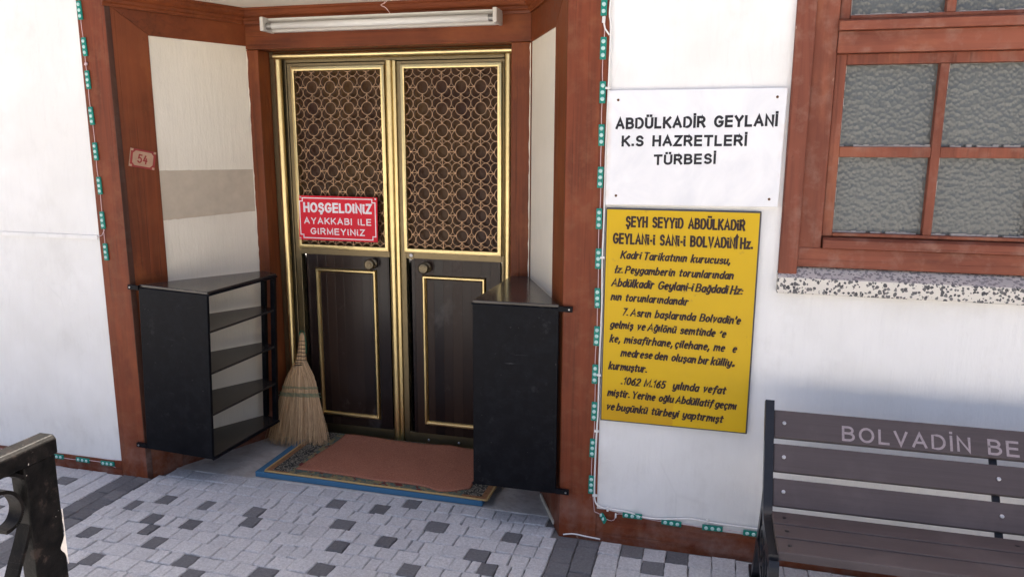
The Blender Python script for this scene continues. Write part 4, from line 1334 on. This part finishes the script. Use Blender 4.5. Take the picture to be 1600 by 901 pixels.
for i in range(46):
    a = rb.uniform(0, 2 * math.pi)
    pts = [bp(tq, math.cos(a) * 1.0, math.sin(a) * 1.0) for tq in (-.012 + rb.uniform(-.012, .012), .05, .12, .19, .27)]
    mb.tube(pts, .0024, 4, tone=rb.random())
mb.build('handle', M['straw'], BR)
mb = MB()
for tq in (.055, .09, .125, .16, .195, .23, .255, .268):
    mb.tube([bp(tq + (.012 * abs(math.sin(k * math.pi / 24)) if tq > .26 else .002 * math.sin(k)), 1.09 * math.cos(2 * math.pi * k / 24), 1.09 * math.sin(2 * math.pi * k / 24)) for k in range(24)], .0021, 5, closed=True)
mb.build('binding_wire', M['blackwire'], BR)
mb = MB()
for tq in (.475, .486, .532, .541, .550, .559):
    n = 60
    mb.tube([bp(tq + .003 * math.sin(k * 1.7 + tq * 90), 1.02 * math.cos(2 * math.pi * k / n), 1.12 * math.sin(2 * math.pi * k / n)) for k in range(n)], .0013, 5, closed=True)
for u in (-1.06, 1.04):
    for tq in (.53, .56): mb.tube([bp(tq, u * .9, 0), bp(tq, u * 1.16, .1)], .0012, 4)
mb.build('stitching', M['greenthread'], BR)
mb = MB()
pts = []
for k in range(15):
    a = math.pi * (k / 14)
    pts.append(ctop + side_v * (.014 * math.cos(a) + .006) + Vector((0, -.012, 0)) + Vector((0, 0, .008 + .018 * math.sin(a) - (.05 if k == 14 else 0))))
pts += [bp(.1, 1.2, .4), bp(.17, 1.25, .3)][:0]
mb.tube(pts, .0022, 5)
mb.tube([ctop + side_v * .02 + Vector((0, -.012, .008)), bp(.06, 1.25, -.5), bp(.12, 1.2, -.4), bp(.17, 1.15, -.3)], .0018, 5)
mb.build('hanging_loop', M['greenloop'], BR, smooth=True)

# ------------------------------------------------------------------ LED module strings
def led_module():
    mb = MB(); mb.box(-.0105, .0105, -.0095, -.0022, -.037, .037)
    return mb
proto = {}
def place_led(root, x, z, ang):
    o0 = ORG[root.name]
    rel = Vector((x, 0, z)) - o0
    rel.y = -o0.y
    if not proto:
        o = led_module().build('led_module', M['ledgreen'], org=(0, 0, 0), bevel=.002)
        mb = MB()
        for k in (-1, 0, 1): mb.lathe([(-.0094, .0072), (-.0112, .0070), (-.0128, .0050), (-.0134, .0020)], (0, 0, k * .0225), 'y', 14)
        l = mb.build('lens', M['lens'], o, smooth=True)
        proto['o'], proto['l'] = o, l
    else:
        o = proto['o'].copy(); COL.objects.link(o)
        l = proto['l'].copy(); COL.objects.link(l); l.parent = o
    o.parent = root
    o.location = rel
    o.rotation_euler = (0, ang, 0)
    return o
def led_string(root, mods, extra=None):
    for (x, z, a) in mods: place_led(root, x, z, a)
RS = empty('led_light_string', (.128, 0, .106))
tag(RS, 'string of green LED modules on the right post and along the wall foot', 'light string', 'green LED light strings')
rm = [(.125, 1.965, .02), (.126, 1.822, .02), (.128, 1.676, .01), (.128, 1.531, -.01), (.128, 1.385, .02), (.127, 1.239, .01), (.128, 1.095, .02), (.129, .950, -.02), (.130, .808, .03), (.127, .662, .03), (.128, .517, .02), (.125, .371, .03), (.124, .222, .02)]
bmods = [(.284, .115, rad(90)), (.430, .106, rad(92)), (.579, .106, rad(89)), (.725, .104, rad(91)), (.873, .100, rad(90)), (1.02, .099, rad(90)), (1.17, .098, rad(91)), (1.32, .098, rad(90))]
for q in rm + bmods: place_led(RS, *q)
bent = place_led(RS, .172, .097, rad(118)); bent.rotation_euler = (rad(58), rad(116), 0)
def wire_between(mb, pts, sag=.003, r=.0013):
    P_ = []
    for (a, b) in zip(pts, pts[1:]):
        ph = R() * 6
        for k in range(7):
            f = k / 6
            j = sag * math.sin(math.pi * f) * math.sin(ph)
            dx, dz = b[0] - a[0], b[1] - a[1]
            l = max(1e-5, math.hypot(dx, dz))
            P_.append((a[0] + dx * f - dz / l * j, -.0045 - .002 * math.sin(math.pi * f), a[1] + dz * f + dx / l * j))
    mb.tube(P_, r, 5)
mb = MB()
wire_between(mb, [(q[0] + .001, q[1]) for q in rm] + [(.139, .112), (.172, .097), (.207, .083), (.214, .086), (.221, .098), (.222, .112), (.232, .1155)] + [(q[0], q[1]) for q in bmods])
mb.build('wire', M['wire'], RS, smooth=True)
mb = MB(); mb.tube([(.221, -.008, .100), (.2215, -.008, .117)], .0035, 8); mb.tube([(.125, -.009, 1.905), (.126, -.009, 1.925)], .006, 8)
mb.tube([(.126, -.008, 1.905), (.131, -.008, 1.885), (.146, -.008, 1.865)], .003, 6)
mb.build('connector', M['cable'], RS)
LS = empty('led_light_string', (-2.0, 0, 1.03))
tag(LS, 'string of green LED modules down the outer edge of the left post', 'light string', 'green LED light strings')
lm = [(-2.010, 2.026, -.05), (-2.004, 1.883, -.04), (-2.003, 1.752, -.03), (-2.003, 1.606, -.04), (-2.000, 1.460, -.02), (-1.997, 1.317, -.03), (-1.999, 1.170, -.02), (-1.998, 1.033, -.02)]
lm = [(x - .012, z, a) for x, z, a in lm]
for q in lm: place_led(LS, *q)
mb = MB()
wire_between(mb, [(q[0], q[1]) for q in lm], .003)
wire_between(mb, [(-2.006, 1.13), (-2.022, 1.105), (-2.045, 1.094)], .001)
mb.tube([(-2.018, -.008, 1.81), (-2.012, -.008, 1.82)], .006, 8)
mb.build('wire', M['wire'], LS, smooth=True)
LB = empty('led_light_string', (-2.2, 0, .048))
tag(LB, 'short string of two green LED modules along the left wall foot', 'light string', 'green LED light strings')
for q in ((-2.254, .047, rad(91)), (-2.116, .046, rad(89)), (-2.40, .048, rad(90)), (-2.55, .048, rad(90))): place_led(LB, *q)
mb = MB(); wire_between(mb, [(-2.9, .05), (-2.55, .048), (-2.40, .048), (-2.254, .047), (-2.116, .046), (-2.075, .030)], .004); mb.build('wire', M['wire'], LB, smooth=True)

# white cable clipped round the right wall panel
CB = empty('white_cable', (.147, 0, 1.0))
tag(CB, 'white cable clipped down the right post and along the wall foot', 'cable')
cab = [(.150, 2.30), (.148, 2.017), (.145, 1.935), (.150, 1.884), (.148, 1.691), (.145, 1.49), (.145, 1.233), (.143, 1.096), (.146, .92), (.143, .727), (.143, .529), (.140, .453), (.137, .325), (.137, .195), (.143, .151), (.163, .135), (.193, .131), (.266, .128), (.338, .114), (.409, .119), (.502, .132), (.594, .127), (.751, .126), (1.4, .122), (2.2, .12)]
mb = MB(); mb.tube(smooth_path([(a, -.0065, b) for a, b in cab], 5), .0034, 7); mb.build('cable', M['cable'], CB, smooth=True)
for (x_, z_, ve) in ((.146, 1.69, 1), (.144, 1.10, 1), (.143, .66, 1), (.139, .44, 1), (.19, .131, 0), (.56, .130, 0), (.139, .18, 1)):
    mb = MB()
    mb.box(x_ - (.009 if ve else .004), x_ + (.009 if ve else .004), -.0125, -.001, z_ - (.004 if ve else .009), z_ + (.004 if ve else .009)); mb.build('cable_clip', M['cable'], CB, bevel=.002)
mb = MB(); mb.tube(smooth_path([(.020, -.012, .003), (.06, -.010, .010), (.11, -.009, .006), (.165, -.012, .004)], 5), .0032, 6); mb.build('loose_end', M['cable'], CB, smooth=True)
# thin white conduit across the left wall
mb = MB(); mb.box(-5.5, -2.05, -.004, .003, 1.084, 1.103)
tag(mb.build('cable_duct', M['wall'], org=(-2.05, 0, 1.09), bevel=.002), 'thin white cable duct running level across the left wall', 'cable duct')

# ------------------------------------------------------------------ bench
BN = empty('park_bench', (1.385, -.3, 0))
tag(BN, 'brown slatted park bench with black cast-iron ends against the white wall', 'bench')
bx0, bx1 = .744, 2.026
def lean(z): return -.22 - (.655 - z) / .255 * .16
tl = Vector((0, -.16, -.255)).normalized()     # down the back
nb = Vector((0, tl.z, -tl.y)).normalized()      # outwards
nb = Vector((0, -.847, .531))
def back_box(mb, x0, x1, ztop, zbot, th):
    p1 = Vector((0, lean(ztop), ztop)); p2 = Vector((0, lean(zbot), zbot))
    q1 = p1 - nb * th; q2 = p2 - nb * th
    poly = [(p2.y, p2.z), (q2.y, q2.z), (q1.y, q1.z), (p1.y, p1.z)]
    mb.prism(poly, x0, x1, 'yz')
for i, (za_, zb_) in enumerate(((.658, .583), (.566, .492), (.474, .402))):
    mb = MB(); back_box(mb, bx0, bx1, za_, zb_, .028); sl = mb.build('back_slat', M['slat'], BN, bevel=.003)
    for xq in ((.775,) + ((1.378,) if i else ()) + (1.995,)):
        zc = (za_ + zb_) / 2 + .002
        if i == 0: zc = .623
        c_ = Vector((xq, lean(zc), zc)) + nb * .001
        mb = MB(Matrix.Translation(c_) @ Matrix.Rotation(rad(-32), 4, 'X'))
        mb.lathe([(.002, .0062), (-.003, .0058), (-.0045, .003)], (0, 0, 0), 'y', 10); mb.build('bolt', M['steel'], sl)
    if i == 0:
        mb = MB(Matrix.Translation((0, lean(.590), .590)) @ Matrix.Rotation(-math.atan2(.16, .255), 4, 'X'))
        put_text(mb, 'BOLVADİN  BE', .947, 1.440, 0, 0, .0475, -.0002, .15, 0, .0006, gap=.22); put_text(mb, 'LEDİYESİ', 1.462, 1.824, 0, 0, .0475, -.0002, .15, 0, .0006, gap=.22); mb.build('lettering', M['engrave'], sl)
for (ya, yb2) in ((-.388, -.466), (-.472, -.548), (-.554, -.636)):
    mb = MB(); mb.box(bx0 - .004, bx1 + .004, yb2, ya, .362, .390); sl = mb.build('seat_slat', M['slat'], BN, bevel=.004)
    for xq in (.775, 1.40, 1.995):
        mb = MB(); mb.lathe([(.3895, .0065), (.3905, .0065), (.3907, .002)], (xq, (ya + yb2) / 2, 0), 'z', 10); mb.build('bolt', M['cast'], sl)
def iron_end(x0, x1):
    def strip(pts, w):
        """flat bar in the yz plane: outline offset either side"""
        a, b = [], []
        pts = [Vector((0, p[0], p[1])) for p in pts]
        for i, p in enumerate(pts):
            d = (pts[min(i + 1, len(pts) - 1)] - pts[max(i - 1, 0)]).normalized()
            nv = Vector((0, -d.z, d.y))
            ww = w[i] if isinstance(w, (list, tuple)) else w
            a.append(p + nv * ww / 2); b.append(p - nv * ww / 2)
        for i in range(len(pts) - 1):
            q = [(a[i].y, a[i].z), (b[i].y, b[i].z), (b[i + 1].y, b[i + 1].z), (a[i + 1].y, a[i + 1].z)]
            mb.prism(q, x0, x1, 'yz')
    sp = lambda P_: [(p.x, p.y) for p in smooth_path([(a, b, 0) for a, b in P_], 5)]
    mb = MB()
    strip(sp([(-.198, .680), (-.235, .61), (-.29, .52), (-.345, .43), (-.378, .385), (-.42, .362), (-.50, .356), (-.60, .358), (-.640, .362)]), .036)
    strip(sp([(-.640, .362), (-.652, .33), (-.640, .25), (-.605, .15), (-.60, .06), (-.63, .012)]), .034)
    strip(sp([(-.345, .425), (-.31, .33), (-.24, .20), (-.17, .08), (-.12, .012)]), .036)
    strip(sp([(-.60, .14), (-.5, .20), (-.38, .21), (-.26, .22)]), .022)
    mb.box(x0 - .006, x1 + .006, -.67, -.59, 0, .014); mb.box(x0 - .006, x1 + .012, -.16, -.06, 0, .014)
    for k in range(5):
        c_ = (-.44 + .0, .27); r_ = .035
    pts = [( -.42 + .055 * math.cos(a), .285 + .055 * math.sin(a)) for a in [2 * math.pi * k / 16 for k in range(17)]]
    strip(pts, .012)
    pts = [( -.53 + .05 * math.cos(a), .285 + .05 * math.sin(a)) for a in [2 * math.pi * k / 16 for k in range(17)]]
    strip(pts, .012)
    return mb
iron_end(.716, .7435).build('iron_end', M['cast'], BN, bevel=.0)
iron_end(2.0265, 2.054).build('iron_end', M['cast'], BN, bevel=.0)
mb = MB()
p1 = Vector((0, lean(.66), .66)) - nb * .0285; p2 = Vector((0, lean(.385), .385)) - nb * .0285
q1 = p1 - nb * .006; q2 = p2 - nb * .006
mb.prism([(p2.y, p2.z), (q2.y, q2.z), (q1.y, q1.z), (p1.y, p1.z)], 1.366, 1.387, 'yz')
mb.box(1.366, 1.387, -.63, -.385, .352, .3615)
mb.build('middle_bar', M['cast'], BN)

# ------------------------------------------------------------------ iron railing in the foreground
RX = -.574
RA = empty('iron_railing', (RX, -1.72, 0))
tag(RA, 'old black iron railing with chipped paint and scrollwork in the left foreground', 'railing')
mb = MB()
NZ = 40
def post_pts():
    vs_, fs = [], []
    for k in range(NZ + 1):
        z = .968 * k / NZ
        j = lambda s_: .0012 * noise.noise(Vector((s_, z * 18, 0)))
        vs_ += [(RX - .030 + j(1), -1.752 + j(2), z), (RX + j(3), -1.752 + j(4), z), (RX + j(5), -1.690 + j(6), z), (RX - .030 + j(7), -1.690 + j(8), z)]
    for k in range(NZ):
        for i in range(4):
            a = k * 4 + i; b = k * 4 + (i + 1) % 4
            fs.append((a, b, b + 4, a + 4))
    fs.append((NZ * 4, NZ * 4 + 1, NZ * 4 + 2, NZ * 4 + 3))
    return vs_, fs
mb.add(*post_pts()); mb.build('post', M['iron'], RA, bevel=.002)
mb = MB()
n = 40
vs_, fs = [], []
for k in range(n + 1):
    y_ = -1.686 - 1.2 * k / n
    j = lambda s_: .0013 * noise.noise(Vector((s_, y_ * 18, 4)))
    vs_ += [(RX - .036 + j(1), y_, .969 + j(2)), (RX + .003 + j(3), y_, .969 + j(4)), (RX + .003 + j(5), y_, .996 + j(6)), (RX - .004, y_, 1.003 + j(6)), (RX - .030, y_, 1.003 + j(7)), (RX - .036 + j(7), y_, .996 + j(8))]
for k in range(n):
    for i in range(6):
        a = k * 6 + i; b = k * 6 + (i + 1) % 6
        fs.append((a, b, b + 6, a + 6))
fs += [tuple(range(6)), tuple(n * 6 + i for i in range(6))]
mb.add(vs_, fs); mb.build('top_rail', M['iron'], RA, bevel=.002)
mb = MB(); mb.box(RX - .030, RX, -2.886, -1.753, .10, .125); mb.build('bottom_rail', M['iron'], RA, bevel=.002)
mb = MB(); mb.box(RX - .030, RX, -2.886, -2.826, 0, .968); mb.build('post', M['iron'], RA, bevel=.002)
def flat_scroll(pts, w=.026, th=.006):
    P_ = smooth_path([(a, b, 0) for a, b in pts], 5)
    mb = MB()
    for i in range(len(P_) - 1):
        p, q = P_[i], P_[i + 1]
        d = (q - p); l = d.length
        nx_, ny_ = -d.y / l * th / 2, d.x / l * th / 2
        mb.prism([(p.x + nx_, p.y + ny_), (p.x - nx_, p.y - ny_), (q.x - nx_, q.y - ny_), (q.x + nx_, q.y + ny_)], RX - .015 - w / 2, RX - .015 + w / 2, 'yz')
    return mb
def scroll_set(dy):
    sc1 = [(-1.93, .80), (-1.90, .90), (-1.86, .955), (-1.81, .972), (-1.782, .969), (-1.763, .960), (-1.747, .945), (-1.741, .918), (-1.743, .886), (-1.753, .857), (-1.765, .829), (-1.785, .788), (-1.82, .70), (-1.86, .58), (-1.88, .45)]
    sc2 = [(-1.795, .874), (-1.785, .875), (-1.771, .881), (-1.762, .896), (-1.762, .912), (-1.771, .930), (-1.786, .941), (-1.81, .945), (-1.835, .935), (-1.85, .91), (-1.855, .87), (-1.84, .80), (-1.82, .74)]
    for s_ in (sc1, sc2): flat_scroll([(a + dy, b) for a, b in s_]).build('scroll', M['iron'], RA)
scroll_set(0); scroll_set(-.35); scroll_set(-.70)
# thin pale strip with a ragged inner side along the edge of the post
mb = MB()
pts = []
n = 26
zs = [.76 + .105 * k / n for k in range(n + 1)]
edge = [(-1.6895, z) for z in zs]
inn = [(-1.6905 - .006 * max(0, noise.noise(Vector((z * 60, 1, 1)))) - .011 * math.exp(-((z - .795) / .012) ** 2), z) for z in zs]
mb.prism([(a, b) for a, b in edge] + inn[::-1], RX + .0008, RX + .0018, 'yz')
mb.build('pale_edge', M['pale_strip'], RA)
